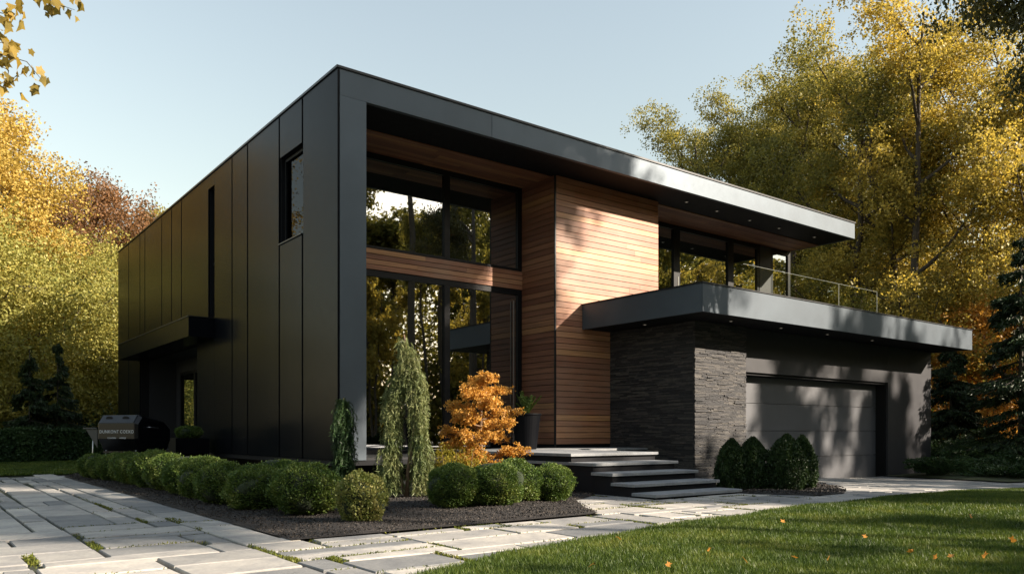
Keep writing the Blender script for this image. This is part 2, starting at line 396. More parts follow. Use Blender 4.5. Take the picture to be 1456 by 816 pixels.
# paving bed (joint soil with moss) and the slabs
xs2 = [-30+0.5*i for i in range(104)]; ys2 = [-26+0.5*i for i in range(72)]
def inpave(x, y):
    if y < edge(x)-0.35: return False
    if x < -3.4: return y < 9.35
    if x > 17.3: return y < -5.2+0.0*x
    if -3.5 < x < 0.6 and y > -6.45: return False
    if x <= 2.0 and y > -4.3: return False
    if 2.0 < x < 8.3 and y > -3.2 : return False
    return y < -1.5
grid_sheet('paving_joints', xs2, ys2, lambda x, y: gz(x, y)+0.004, M['joint'], keep=lambda x, y: (x < -3.3 and y < 9.6) or (y < -1.5 and x > -4))
rnd = random.Random(5)
def paving():
    mb = MB(); u = 0.29; used = set()
    x0, y0 = -3.95-u*62, -6.45-u*42
    nx, ny = 160, 92
    def cell(i, j): return (x0+i*u, y0+j*u)
    gaps = []
    order = [(i, j) for j in range(ny) for i in range(nx)]
    for (i, j) in order:
        if (i, j) in used: continue
        x, y = cell(i, j)
        if not inpave(x+u/2, y+u/2): continue
        far_left = x < -3.9 and y > -4.2
        if far_left: w, h = rnd.choice([(1, 3), (1, 4), (2, 5), (2, 4), (2, 3), (3, 2), (2, 6)])
        elif x > 1.5: w, h = rnd.choice([(3, 2), (4, 2), (3, 1), (2, 2), (4, 2), (5, 2), (2, 1), (3, 3)])
        else: w, h = rnd.choice([(4, 2), (5, 2), (3, 2), (5, 1), (2, 2), (4, 1), (6, 2), (3, 2)])
        ww = 0
        while ww < w and (i+ww, j) not in used and inpave(cell(i+ww, j)[0]+u/2, y+u/2): ww += 1
        hh = 1
        while hh < h and all((i+a, j+hh) not in used and inpave(cell(i+a, j+hh)[0]+u/2, cell(i, j+hh)[1]+u/2) for a in range(ww)): hh += 1
        for a in range(ww):
            for b in range(hh): used.add((i+a, j+b))
        xa, ya = x, y; xb, yb = x+ww*u, y+hh*u
        if xa < -3.95 < xb and yb > -6.4: xb = -3.95
        g = 0.02
        gl = g if rnd.random() < 0.5 else rnd.uniform(0.03, 0.085)
        gt = g if rnd.random() < 0.6 else rnd.uniform(0.026, 0.055)
        if far_left and rnd.random() < 0.1: gl = 0.11
        if gl > 0.025: gaps.append((xa, xa+gl, ya, yb))
        if gt > 0.024: gaps.append((xa, xb, yb-gt, yb))
        j_ = lambda: rnd.uniform(-0.018, 0.018)
        q = [(xa+gl+j_()*.6, ya+g+j_()), (xb-g+j_()*.6, ya+g+j_()), (xb-g+j_()*.6, yb-gt+j_()), (xa+gl+j_()*.6, yb-gt+j_())]
        if q[1][0]-q[0][0] < 0.08 or q[2][1]-q[1][1] < 0.08: continue
        t = rnd.uniform(-0.004, 0.004); zz = [gz(*p)+0.034+t+rnd.uniform(-0.003, 0.003) for p in q]
        mb.slab(q, [z-0.08 for z in zz], zz, 0.008)
    # the border course along the planting bed
    y = -6.40
    while y < 9.0:
        l = rnd.uniform(0.9, 1.5); q = [(-3.93, y+.01), (-3.50, y+.01), (-3.50, y+l-.01), (-3.93, y+l-.01)]
        mb.slab(q, -0.05, 0.036, 0.008); y += l
    o = mb.build('paving', M['paver']); tag(o, kind='structure'); return gaps
gaps = paving()
# planting beds
def bed(poly, zoff=0.045, step=0.22, m=None, amp=0.02):
    def inside(x, y):
        c = False; n = len(poly)
        for i in range(n):
            (x1, y1), (x2, y2) = poly[i], poly[(i+1) % n]
            if (y1 > y) != (y2 > y) and x < (x2-x1)*(y-y1)/(y2-y1)+x1: c = not c
        return c
    bx0 = min(p[0] for p in poly); bx1 = max(p[0] for p in poly); by0 = min(p[1] for p in poly); by1 = max(p[1] for p in poly)
    bm = bmesh.new(); vs = [bm.verts.new((x, y, 0)) for x, y in poly]; bm.faces.new(vs)
    k = int((bx1-bx0)/step)
    for i in range(1, k):
        g = bm.verts[:]+bm.edges[:]+bm.faces[:]
        bmesh.ops.bisect_plane(bm, geom=g, plane_co=(bx0+i*(bx1-bx0)/k, 0, 0), plane_no=(1, 0, 0))
    k2 = int((by1-by0)/step)
    for i in range(1, k2):
        g = bm.verts[:]+bm.edges[:]+bm.faces[:]
        bmesh.ops.bisect_plane(bm, geom=g, plane_co=(0, by0+i*(by1-by0)/k2, 0), plane_no=(0, 1, 0))
    for v in bm.verts:
        inner = not any(e.is_boundary for e in v.link_edges)
        v.co.z = gz(v.co.x, v.co.y)+zoff+(amp*(1+math.sin(v.co.x*3.1)*math.cos(v.co.y*2.7)) if inner else 0)
    me = bpy.data.meshes.new('planting_bed'); bm.to_mesh(me); bm.free()
    me.polygons.foreach_set('use_smooth', [True]*len(me.polygons))
    o = link('planting_bed', me, m or M['mulch']); tag(o, kind='structure'); return inside, (bx0, bx1, by0, by1)
front_poly = [(-3.49, -6.44), (0.5, -6.40), (0.75, -6.3), (1.15, -5.6), (1.8, -4.7), (2.6, -4.2), (2.88, -4.0), (2.88, 0.0), (0.4, 0.5), (0.4, 9.0), (-3.0, 9.0), (-3.49, 7.6)]
b1 = bed(front_poly)
side_poly = [(4.95, -5.25), (5.3, -6.0), (5.6, -6.45), (6.4, -6.5), (7.2, -6.1), (8.7, -4.7), (8.6, -3.6), (6.6, -3.6), (5.4, -4.2)]
b2 = bed(side_poly)
b3 = bed([(17.05, -1.7), (16.9, -3.6), (16.6, -5.3), (18, -5.6), (24, -5.2), (34, -4.6), (40, 6), (30, 16), (20.4, 10), (20.35, -1.7)], 0.07, 0.8, M['forest'], 0.05)
def chips(b, n, seed, name, m, size=0.018, label=None):
    rng = np.random.default_rng(seed); ins, (x0, x1, y0, y1) = b; out = []
    while len(out) < n:
        x = rng.uniform(x0, x1); y = rng.uniform(y0, y1)
        if ins(x, y): out.append((x, y, gz(x, y)+0.045+0.02*(1+math.sin(x*3.1)*math.cos(y*2.7))+rng.uniform(0, .012)))
    c = np.array(out); me = np_mesh(name, leaf_quads(c, size, rng, 0.35), 4)
    o = link(name, me, m); return tag(o, kind='stuff', label=label, cat='mulch')
M['chip'] = m_stone('mulch_chips', (0.012, 0.010, 0.009), (0.055, 0.045, 0.038), 0.3)
chips(b1, 60000, 3, 'bark_chips', M['chip'], 0.022, 'loose dark bark chips covering the bed along the house')
chips(b2, 5000, 4, 'bark_chips', M['chip'], 0.03, 'loose dark bark chips round the column shrubs by the garage')
# moss in the open joints
def moss():
    rng = np.random.default_rng(8); cs = []
    for (xa, xb, ya, yb) in gaps:
        d = math.hypot(xa-CAM.x, ya-CAM.y)
        if d > 14: continue
        n = int((xb-xa)*(yb-ya)*(9000 if d < 7 else 4500))
        k = math.sin(xa*1.7+ya*2.3)
        if k < 0.1: n = n//8
        for _ in range(n):
            x = rng.uniform(xa, xb); y = rng.uniform(ya, yb)
            cs.append((x, y, gz(x, y)+0.012+rng.uniform(0, 0.03)))
    c = np.array(cs)
    ax_ = np.tile(np.array([[0, 0, 1.0]]), (len(c), 1))
    me = np_mesh('moss', leaf_quads(c, 0.032, rng, 0.16, ax_, 1.6), 4)
    tag(link('moss', me, M['moss']), kind='stuff', label='green moss and fine grass growing in the wide paving joints', cat='moss')
moss()
# grass blades
def blades(name, pts, h, w, seed, label):
    rng = np.random.default_rng(seed); n = len(pts); p = np.array(pts, dtype=np.float32)
    d = np.linalg.norm(p[:, :2]-np.array([CAM.x, CAM.y]), axis=1)
    a = rng.uniform(0, 2*math.pi, n); wd = (w*(0.6+d*0.13))[:, None]
    side = np.stack([np.cos(a), np.sin(a), np.zeros(n)], 1)*wd
    lean = rng.normal(0, 0.35, (n, 3)); lean[:, 2] = 1; hh = (h*rng.uniform(0.6, 1.35, n))[:, None]
    tip = p+lean*hh
    mid = p+lean*hh*0.55+side*0.1
    v = np.stack([p-side, p+side, mid+side*0.6, tip], 1).reshape(-1, 3)
    tag(link(name, np_mesh(name, v, 4), M['grass']), kind='stuff', label=label, cat='grass')
rng = np.random.default_rng(21); pts = []
while len(pts) < 260000:
    d = 2.6+17*rng.random()**1.25; px = rng.uniform(380, 1500)
    x, y = P(px, d)
    e = edge(x)
    if y < e+0.03*rng.normal(): pts.append((x, y, lawn_z(x, y)-0.006))
blades('grass', pts, 0.042, 0.0028, 22, 'short green grass of the front lawn beside the stone path')
pts = []
while len(pts) < 60000:
    x, y = P(rng.uniform(-20, 180), 19+14*rng.random())
    if y > 9.2 and x < 0: pts.append((x, y, 0.03))
blades('grass', pts, 0.05, 0.006, 23, 'sunlit grass strip between the left paving and the hedge')

# ------------------------------------------------------------------ the house
house = thing('modern_house', 'black metal and cedar two storey modern house with flat roof and double garage', 'house')
# left facade panels: (y0, y1, z0, z1)
ZB, ZT = 0.56, 7.97
rects = [(0, 1.655, ZB, ZT), (1.685, 2.925, ZB, 5.18), (1.685, 2.925, 7.06, ZT), (2.955, 4.945, ZB, ZT), (4.975, 6.075, ZB, ZT), (6.105, 7.5, ZB, ZT),
         (7.5, 8.05, ZB, 4.15), (7.5, 8.05, 7.63, ZT), (8.05, 9.1, ZB, 3.6), (8.05, 10.645, 3.6, ZT), (10.675, 11.735, 3.6, ZT), (11.765, 12.905, 3.6, ZT), (12.935, 15.145, 3.6, ZT),
         (15.175, 15.86, 3.6, ZT), (15.89, 17.605, ZB, ZT), (17.635, 19.42, ZB, ZT)]
mb = MB()
for (a, b, c, d) in rects: mb.box(0, 0.045, a+(0.022 if a > 0 and a not in (7.5, 8.05) else 0), b-(0.022 if b not in (7.5, 8.05, 19.42) else 0), c, d)
mb.build('metal_cladding', M['panel'], house, bevel=0.004)
mb = MB()
for (a, b, c, d) in rects:
    mb.box(0.047, 0.30, a-0.016, min(b+0.016, 19.4), c-0.001, d-0.004) if a > 2.0 else None
mb.box(0.048, 0.3, 1.665, 2.93, ZB, 5.165); mb.box(0.048, 0.3, 1.665, 2.93, 7.075, 7.9)
mb.build('backing_wall', M['soffit'], house)
# corner pillar and roof
box('corner_pillar', M['fascia'], house, 0.047, 0.60, 0, 1.66, ZB, 7.478)
box('pillar_return', M['soffit'], house, 0.302, 0.598, 1.662, 3.3, ZB, 7.476)
mb = MB(); mb.box(0.047, 3.60, 0, 0.10, 7.48, 7.98); mb.box(3.607, 18.40, 0, 0.10, 7.48, 7.98); mb.box(18.30, 18.401, 0.101, 19.40, 7.481, 7.979)
roof = mb.build('roof_fascia', M['fascia'], house, bevel=0.004)
box('flat_roof', M['soffit'], house, 0.31, 18.295, 0.104, 19.38, 7.49, 7.96)
mb = MB(); mb.box(-0.025, 18.43, -0.025, 0.13, 7.985, 8.03); mb.box(-0.025, 0.13, 0.132, 19.44, 7.985, 8.03); mb.box(18.28, 18.43, 0.132, 19.44, 7.985, 8.03)
mb.build('roof_coping', M['coping'], house)
mb = MB()
for i in range(9):
    y0 = 1.22+i*0.131; x = 0.62; r_ = random.Random(i)
    while x < 18.2:
        l = r_.uniform(2.2, 4.2); x1 = min(18.25, x+l)
        mb.box(x, x1-0.004, y0, y0+0.124, 7.462, 7.484); x = x1
mb.build('cedar_soffit', M['wood_s'], house)
# floor slab, plinth
box('floor_slab', M['soffit'], house, 0.02, 6.4, 0.02, 19.3, 0.46, 0.555)
box('plinth', M['soffit'], house, 0.45, 8.1, 0.6, 19.0, -0.1, 0.459)
mb = MB(); mb.box(0.601, 6.3, 0.025, 2.36, 0.556, 0.60); mb.build('threshold_deck', M['coping'], house)
# rooms behind the glass
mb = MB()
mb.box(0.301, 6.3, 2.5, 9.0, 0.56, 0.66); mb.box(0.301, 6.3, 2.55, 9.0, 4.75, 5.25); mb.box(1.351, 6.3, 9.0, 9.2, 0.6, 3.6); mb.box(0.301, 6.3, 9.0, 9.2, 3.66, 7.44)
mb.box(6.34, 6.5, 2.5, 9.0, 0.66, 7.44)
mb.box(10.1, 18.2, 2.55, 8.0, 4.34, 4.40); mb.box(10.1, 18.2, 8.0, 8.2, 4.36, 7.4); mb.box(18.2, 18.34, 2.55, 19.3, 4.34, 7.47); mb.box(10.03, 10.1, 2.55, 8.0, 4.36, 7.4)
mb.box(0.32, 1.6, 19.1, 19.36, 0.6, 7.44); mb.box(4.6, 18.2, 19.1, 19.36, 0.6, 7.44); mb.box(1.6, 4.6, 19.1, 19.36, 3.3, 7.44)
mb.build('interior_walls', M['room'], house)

def boards(mb, axis, fixed, t, a0, a1, z0, z1, bh=0.15, seed=1, seams=True):
    r_ = random.Random(seed); n = max(1, round((z1-z0)/bh)); h = (z1-z0)/n
    for i in range(n):
        a = a0; 
        while a < a1-0.01:
            b = a1 if not seams else min(a1, a+r_.uniform(2.4, 4.4))
            if a1-b < 0.5: b = a1
            za, zb = z0+i*h+0.007, z0+(i+1)*h-0.007
            j = r_.uniform(-0.0015, 0.0015)
            if axis == 'x': mb.box(a+0.001, b-0.002, fixed+j, fixed+t, za, zb)
            else: mb.box(fixed+j, fixed+t, a+0.001, b-0.002, za, zb)
            a = b
# cedar box
bxw = MB(); boards(bxw, 'x', 1.05, 0.025, 6.335, 10.05, 0.80, 7.478, seed=3)
bxw.build('cedar_front', M['wood_x'], house)
bxw = MB(); boards(bxw, 'y', 6.30, 0.025, 1.085, 2.40, 0.80, 7.478, seed=9, seams=False)
bxw.build('cedar_side', M['wood_y'], house)
box('cedar_box_core', M['soffit'], house, 6.327, 10.04, 1.078, 2.5, 0.6, 7.47)
box('corner_trim', M['coping'], house, 6.292, 6.333, 1.042, 1.083, 0.72, 7.476)
# cedar band between storeys
mb = MB(); boards(mb, 'x', 2.34, 0.03, 0.602, 6.29, 4.80, 5.28, bh=0.12, seed=4); mb.build('cedar_band', M['wood_b'], house)
box('band_core', M['soffit'], house, 0.61, 6.29, 2.372, 2.5, 4.74, 5.34)
def window(name, x0, x1, z0, z1, mull, y=2.40, fw=0.07, parent=None, blind=0, mw=0.16, bottom=None):
    f = MB(); bt = bottom or fw
    f.box(x0, x1, y-0.03, y+0.09, z1-fw, z1); f.box(x0, x1, y-0.03, y+0.09, z0, z0+bt)
    f.box(x0, x0+fw, y-0.031, y+0.089, z0+bt, z1-fw); f.box(x1-fw, x1, y-0.031, y+0.089, z0+bt, z1-fw)
    for mx in mull: f.box(mx-mw/2, mx+mw/2, y-0.035, y+0.088, z0+bt, z1-fw)
    fr = f.build(name, M['frame'], parent or house, bevel=0.003)
    ed = [x0+fw]+sum([[mx-mw/2, mx+mw/2] for mx in mull], [])+[x1-fw]
    for i in range(0, len(ed), 2):
        box('pane', M['glass'], fr, ed[i], ed[i+1], y+0.02, y+0.028, z0+bt, z1-fw)
        if blind: box('roller_blind', M['blind'], fr, ed[i]+0.03, ed[i+1]-0.03, y+0.12, y+0.125, z1-fw-blind, z1-fw)
    return fr
window('window', 0.602, 6.29, 5.30, 7.46, [3.98], fw=0.13, bottom=0.05)
window('window', 0.602, 6.29, 0.60, 4.79, [3.98], fw=0.13, bottom=0.09)
tr = MB().box(6.0, 6.03, 2.36, 2.372, 0.7, 4.5); tr.build('door_handle', M['chrome'], house)
window('window', 10.06, 16.55, 4.40, 7.44, [12.35, 15.0], fw=0.12, blind=0.85, mw=0.28)
box('window_pier', M['render'], house, 16.56, 17.18, 2.36, 2.5, 4.36, 7.46)
window('window', 17.19, 18.36, 4.40, 7.44, [], fw=0.14)
# small windows of the left facade
fr = MB(); fr.box(0.12, 0.2, 1.70, 1.76, 5.2, 7.05).box(0.12, 0.2, 2.86, 2.92, 5.2, 7.05).box(0.12, 0.2, 1.76, 2.86, 5.2, 5.26).box(0.12, 0.2, 1.76, 2.86, 6.99, 7.05)
f_ = fr.build('window', M['frame'], house); box('pane', M['dark_glass'], f_, 0.15, 0.156, 1.76, 2.86, 5.26, 6.99)
sl = MB().box(-0.03, 0.2, 1.685, 2.925, 5.17, 5.195); sl.build('window_sill', M['coping'], house)
fr = MB(); fr.box(0.12, 0.2, 7.5, 7.54, 4.2, 7.6).box(0.12, 0.2, 8.01, 8.05, 4.2, 7.6).box(0.12, 0.2, 7.54, 8.01, 5.6, 5.66)
f_ = fr.build('window', M['frame'], house); box('pane', M['dark_glass'], f_, 0.15, 0.156, 7.54, 8.01, 4.2, 7.6)
box('window_backing', M['room'], house, 0.6, 0.62, 2.51, 8.5, 4.2, 7.4)
# entrance recess on the left side
ec = MB().box(-0.66, -0.002, 7.5, 16.04, 3.59, 4.10); ec.build('entrance_canopy', M['panel'], house, bevel=0.004)
box('canopy_coping', M['coping'], house, -0.68, -0.004, 7.48, 16.06, 4.102, 4.125)
mb = MB(); mb.box(1.20, 1.35, 9.1, 13.0, 0.56, 3.6); mb.box(1.20, 1.35, 15.4, 15.85, 0.56, 3.6); mb.box(1.20, 1.35, 13.0, 15.4, 3.2, 3.6)
mb.box(0.3, 1.2, 9.0, 9.1, 0.56, 3.6); mb.box(0.3, 1.2, 15.85, 15.95, 0.56, 3.6); mb.box(0.3, 1.4, 9.0, 15.95, 3.6, 3.65)
mb.build('recess_wall', M['render'], house)
d = MB(); d.box(1.21, 1.30, 13.0, 13.1, 0.56, 3.2).box(1.21, 1.30, 15.3, 15.4, 0.56, 3.2).box(1.21, 1.30, 13.55, 13.75, 0.56, 3.2).box(1.21, 1.30, 13.1, 13.55, 3.1, 3.2).box(1.21, 1.3, 13.75, 15.3, 3.1, 3.2)
dd = d.build('glass_door', M['frame'], house)
box('pane', M['rail_glass'], dd, 1.24, 1.25, 13.1, 13.55, 0.57, 3.1); box('pane', M['rail_glass'], dd, 1.24, 1.25, 13.75, 15.3, 0.57, 3.1)
rw = MB(); rw.box(1.6, 1.7, 19.15, 19.25, 0.6, 3.3).box(4.5, 4.6, 19.15, 19.25, 0.6, 3.3).box(1.7, 4.5, 19.15, 19.25, 3.2, 3.3)
rwo = rw.build('rear_window', M['frame'], house); box('pane', M['rail_glass'], rwo, 1.7, 4.5, 19.19, 19.2, 0.6, 3.2)
# garage volume
GZ = -0.5
mb = MB(); mb.box(10.12, 17.42, -1.62, -1.30, 2.62, 3.72); mb.box(17.42, 20.2, -1.621, -1.30, GZ, 3.72); mb.box(19.9, 20.2, -1.299, 8.0, GZ, 3.72); mb.box(8.3, 19.9, 7.8, 8.0, GZ, 3.72)
mb.build('garage_wall', M['render'], house, bevel=0.004)
mb = MB(); mb.box(17.36, 17.419, -1.55, -1.18, GZ, 2.56).box(10.13, 17.419, -1.55, -1.18, 2.56, 2.618); mb.build('door_jamb', M['frame'], house)
gd = MB(); zs_ = [-0.32, 0.42, 1.14, 1.86, 2.556]
for a, b in zip(zs_, zs_[1:]): gd.box(10.14, 17.358, -1.26, -1.20, a+0.006, b-0.006)
gd.box(10.14, 17.35, -1.199, -1.17, -0.32, 2.556)
gdo = gd.build('garage_door', M['door'], house, bevel=0.004)
# slate pier
def slate():
    mb = MB(); r_ = random.Random(11)
    z = GZ
    while z < 3.71:
        h = r_.uniform(0.016, 0.042); z1 = min(3.715, z+h)
        x = 8.20
        while x < 10.15:
            l = r_.uniform(0.12, 0.5); x1 = min(10.15, x+l); dd = abs(r_.gauss(0, 0.013))
            mb.box(x, x1-0.002, -1.75-dd, -1.70, z+0.001, z1-0.001); x = x1
        y = -1.70
        while y < 1.05:
            l = r_.uniform(0.15, 0.6); y1 = min(1.06, y+l); dd = abs(r_.gauss(0, 0.005))
            mb.box(8.20-dd, 8.25, y, y1-0.002, z+0.001, z1-0.001); y = y1
        z = z1
    mb.build('slate_cladding', M['slate'], house)
slate()
box('slate_pier_core', M['soffit'], house, 8.24, 10.13, -1.71, 1.07, GZ, 3.715)
# the big canopy over the garage
box('canopy_slab', M['soffit'], house, 7.24, 20.36, -2.76, 2.33, 3.722, 4.32)
mb = MB(); mb.box(7.2, 20.4, -2.80, -2.765, 3.71, 4.33); mb.box(7.2, 7.235, -2.764, 1.04, 3.711, 4.329); mb.box(20.365, 20.4, -2.764, 2.33, 3.711, 4.329)
mb.build('canopy_fascia', M['fascia'], house, bevel=0.003)
mb = MB(); mb.box(7.18, 20.42, -2.82, -2.70, 4.332, 4.36); mb.box(7.18, 7.30, -2.699, 1.04, 4.332, 4.36); mb.box(20.3, 20.42, -2.699, 2.3, 4.332, 4.36)
mb.build('canopy_coping', M['coping'], house)
# downlights
def disc(name, x, y, z, r, h, m, parent, n=20):
    mb = MB(); mb.prism([(x+r*math.cos(2*math.pi*k/n), y+r*math.sin(2*math.pi*k/n)) for k in range(n)], z-h, z, 'z')
    return mb.build(name, m, parent)
for (x, y) in [(10.7, 0.6), (12.1, 0.66), (13.7, 0.7), (15.2, 0.7), (17.1, 0.66)]:
    dl = disc('downlight', x, y, 7.489, 0.06, 0.02, M['ring'], house); disc('lens', x, y, 7.468, 0.032, 0.004, M['lamp'], dl)
for (x, y) in [(7.75, -0.6), (8.9, -2.25), (10.9, -2.25), (13.0, -2.25), (15.3, -2.25)]:
    dl = disc('downlight', x, y, 3.721, 0.06, 0.02, M['ring'], house); disc('lens', x, y, 3.70, 0.032, 0.004, M['lamp'], dl)
# glass balustrade on the canopy
ro = thing('balustrade', None, None); ro.parent = house
M['edge'] = m_plain('glass_edge', (0.22, 0.24, 0.21), 0.3)
for xx in (14.5, 16.6): box('post', M['edge'], ro, xx-0.006, xx+0.006, -1.706, -1.694, 4.33, 5.29)
box('post', M['edge'], ro, 10.09, 10.11, 0.37, 0.39, 4.33, 5.3)
for a, b in ((10.11, 12.39), (12.41, 14.49), (14.51, 16.59)): box('rail_pane', M['rail_glass'], ro, a, b, -1.706, -1.694, 4.34, 5.295)
box('handrail', M['edge'], ro, 10.11, 16.61, -1.706, -1.694, 5.297, 5.303)

# ------------------------------------------------------------------ front steps
steps = thing('front_steps', 'dark flight of steps with pale grey stone treads up to the cedar box', 'steps')
Yf = [-3.38, -3.94, -4.42, -4.90, -5.38]; Zt = [0.72, 0.565, 0.41, 0.255, 0.115]
mb = MB(); mb.box(2.94, 5.12, -3.32, 2.3, -0.1, Zt[0]-0.055)
mb.box(5.121, 8.18, -0.25, 1.03, -0.1, Zt[0]-0.056)
mb.build('platform_wall', M['stair'], steps)
for i in range(1, 5):
    box('riser_block', M['stair'], steps, 2.93, 5.03+0.004*i, Yf[i]+0.05, Yf[i-1]+0.049, -0.1, Zt[i]-0.052)
def tread(x0, x1, y0, y1, z): 
    mb = MB(); mb.slab([(x0, y0), (x1, y0), (x1, y1), (x0, y1)], z-0.05, z, 0.006); return mb.build('tread', M['tread'], steps)
tread(2.88, 5.15, Yf[0], 1.02, Zt[0])
box('landing_top', M['tread'], steps, 5.155, 8.17, -0.30, 1.02, Zt[0]-0.05, Zt[0]-0.004)
for i in range(1, 5): tread(2.88, 5.08, Yf[i], Yf[i-1]+0.045, Zt[i])
box('side_ledge', M['tread'], steps, 2.885, 2.938, Yf[0]+0.05, 0.5, Zt[1]-0.05, Zt[1])

# ------------------------------------------------------------------ plants
def ico_core(r, seed, squash=0.85, sub=3, amp=0.12):
    bm = bmesh.new(); bmesh.ops.create_icosphere(bm, subdivisions=sub, radius=1)
    rr = random.Random(seed); ph = [rr.uniform(0, 6) for _ in range(6)]
    for v in bm.verts:
        k = 1+amp*(math.sin(v.co.x*3+ph[0])*math.cos(v.co.y*3.3+ph[1])+0.5*math.sin(v.co.z*6+ph[2]+v.co.x*4))
        v.co = Vector((v.co.x*r*k, v.co.y*r*k, v.co.z*r*k*squash))
    return bm
def shrub_mesh(seed, r, squash, n, leaf, bumps=26, bump_amp=0.16):
    """round clipped shrub: leafy tufts on a lumpy ball"""
    rng = np.random.default_rng(seed)
    d = unit(rng.normal(size=(n, 3)))
    bd = unit(rng.normal(size=(bumps, 3)))
    dots = d @ bd.T; k = np.exp((dots.max(axis=1)-1)*14)
    rad = r*(0.84+bump_amp*k)*(1-np.abs(rng.normal(0, 0.055, n))+ (rng.random(n) < 0.06)*rng.uniform(0, 0.12, n))
    c = d*rad[:, None]; c[:, 2] *= squash; c[:, 2] += r*squash*0.86
    keep = c[:, 2] > 0.0
    c = c[keep]; dd = d[keep]; dd[:, 2] += 0.5
    return leaf_quads(c, leaf, rng, 0.30, dd, 1.7)
def shrub(name, seed, r, squash, n, leaf, m, label, cat, group=None):
    t = thing(name, label, cat, group=group)
    link('foliage', np_mesh('foliage', shrub_mesh(seed, r, squash, n, leaf), 4), m, t)
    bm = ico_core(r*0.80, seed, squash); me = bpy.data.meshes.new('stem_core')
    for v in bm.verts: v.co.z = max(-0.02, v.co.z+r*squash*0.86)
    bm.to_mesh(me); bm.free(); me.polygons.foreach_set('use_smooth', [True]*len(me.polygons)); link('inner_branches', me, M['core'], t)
    return t
ords = ['first', 'second', 'third', 'fourth', 'fifth', 'sixth', 'seventh', 'eighth', 'ninth', 'tenth', 'eleventh', 'twelfth', 'thirteenth', 'fourteenth', 'fifteenth']
protos = [shrub('boxwood_shrub', 30+k, 0.5, 0.78, 15000, 0.034, M['box'], 'x', 'shrub', 'clipped boxwood balls along the side wall') for k in range(3)]
row = [(-2.45, -4.25, 1.0, 0.92), (-2.75, -3.35, 1.0, 0.86), (-2.05, -3.05, 1.0, 0.86), (-2.85, -2.4, 1.0, 0.84), (-2.2, -1.9, 1.0, 0.88), (-2.8, -1.3, 0.98, 0.82), (-2.85, -0.3, 0.98, 0.86), (-2.8, 0.8, 1.0, 0.9),
       (-2.8, 1.9, 1.0, 0.92), (-2.85, 3.0, 0.95, 0.9), (-2.9, 4.0, 0.9, 0.86), (-3.0, 5.0, 0.9, 0.84), (-3.1, 6.0, 0.8, 0.8)]
row = [(-2.40, -4.25, 1.02, 0.98), (-2.72, -3.30, 0.92, 0.90), (-2.1, -2.5, 0.98, 1.0), (-2.75, -2.15, 0.95, 0.92), (-2.7, -1.1, 1.0, 0.98), (-2.65, 0.0, 1.0, 1.0), (-2.7, 1.1, 1.02, 1.0),
       (-2.7, 2.2, 1.05, 1.05), (-2.75, 3.2, 1.0, 1.0), (-2.75, 4.1, 0.9, 0.95), (-2.85, 4.95, 0.85, 0.9), (-2.95, 5.75, 0.78, 0.86), (-3.05, 6.5, 0.72, 0.84)]
used = set()
for i, (x, y, s, sz) in enumerate(row):
    p = protos[i % 3]
    if i % 3 not in used: o = p; used.add(i % 3)
    else: o = copy_tree(p)
    o.location = (x, y, 0.05); o.scale = (s, s, sz*0.95); o.rotation_euler = (0, 0, i*1.9)
    o['label'] = f'{ords[i]} round boxwood from the near end of the row along the black wall'
mid = [(-0.35, -4.55, 0.86, 0.86, 'leftmost'), (0.22, -4.75, 0.92, 0.90, 'second from left'), (0.78, -4.5, 0.88, 0.92, 'third from left'), (1.35, -4.65, 0.76, 0.80, 'rightmost')]
for i, (x, y, s, sz, w) in enumerate(mid):
    o = copy_tree(protos[(i+1) % 3]); o.location = (x, y, 0.05); o.scale = (s, s, sz); o.rotation_euler = (0, 0, 2.2*i+1)
    o['label'] = f'{w} of the four boxwood balls in front of the orange maple'; o['group'] = 'clipped boxwood balls in front of the maple'
s_ = shrub('variegated_shrub', 77, 0.33, 1.0, 7000, 0.034, M['boxv'], 'small pale yellow green upright shrub alone near the path edge', 'shrub')
s_.location = (*P(513, 9.2), 0.05)

# weeping conifers
def strands(rng, heads, n_str, length, droop, out, needle, per, lean=None):
    cs = []; ax_ = []
    for _ in range(n_str):
        h = heads[rng.integers(len(heads))]
        a = rng.uniform(0, 2*math.pi); o = out*rng.uniform(0.25, 1)
        st = np.array(h[:3])+rng.normal(0, h[3], 3)*np.array([1, 1, 0.6])
        ln = length*rng.uniform(0.35, 1.0); ln = min(ln, st[2]-0.06)
        if ln < 0.08: continue
        k = max(6, int(per*ln)); s = np.sort(rng.random(k))
        w = rng.uniform(0, 6)
        x = st[0]+np.cos(a)*o*(s**0.5)*0.6+0.02*np.sin(s*9+w); y = st[1]+np.sin(a)*o*(s**0.5)*0.6+0.02*np.cos(s*8+w)
        z = st[2]+0.05*np.sin(s*3.1)-ln*s
        p = np.stack([x, y, z], 1); cs.append(p)
        d = np.tile(np.array([[np.cos(a)*0.5, np.sin(a)*0.5, -0.8]]), (k, 1))+rng.normal(0, 0.45, (k, 3)); ax_.append(d)
    c = np.concatenate(cs); a = np.concatenate(ax_)
    return leaf_quads(c, needle, rng, 0.065, a, 0.8)
def weeper(label, loc, cols, trunk, seed, n_str, needle=0.075):
    t = thing('weeping_conifer', label, 'shrub', loc)
    rng = np.random.default_rng(seed); q = []
    for (heads, length, out, per) in cols: q.append(strands(rng, heads, n_str, length, 0, out, needle, per))
    link('foliage', np_mesh('foliage', np.concatenate(q), 4), M['weep'], t)
    mb = MB()
    for path, r in trunk: mb.tube(path, [r*(1-0.7*i/(len(path)-1)) for i in range(len(path))])
    mb.build('trunk', M['twig'], t, smooth=True)
    return t
ux, uy = math.sin(R(52.559)), -math.cos(R(52.559))     # along the picture plane
def hd(u, z, r, v=0): return (ux*u - uy*v*0, uy*u + v, z, r)
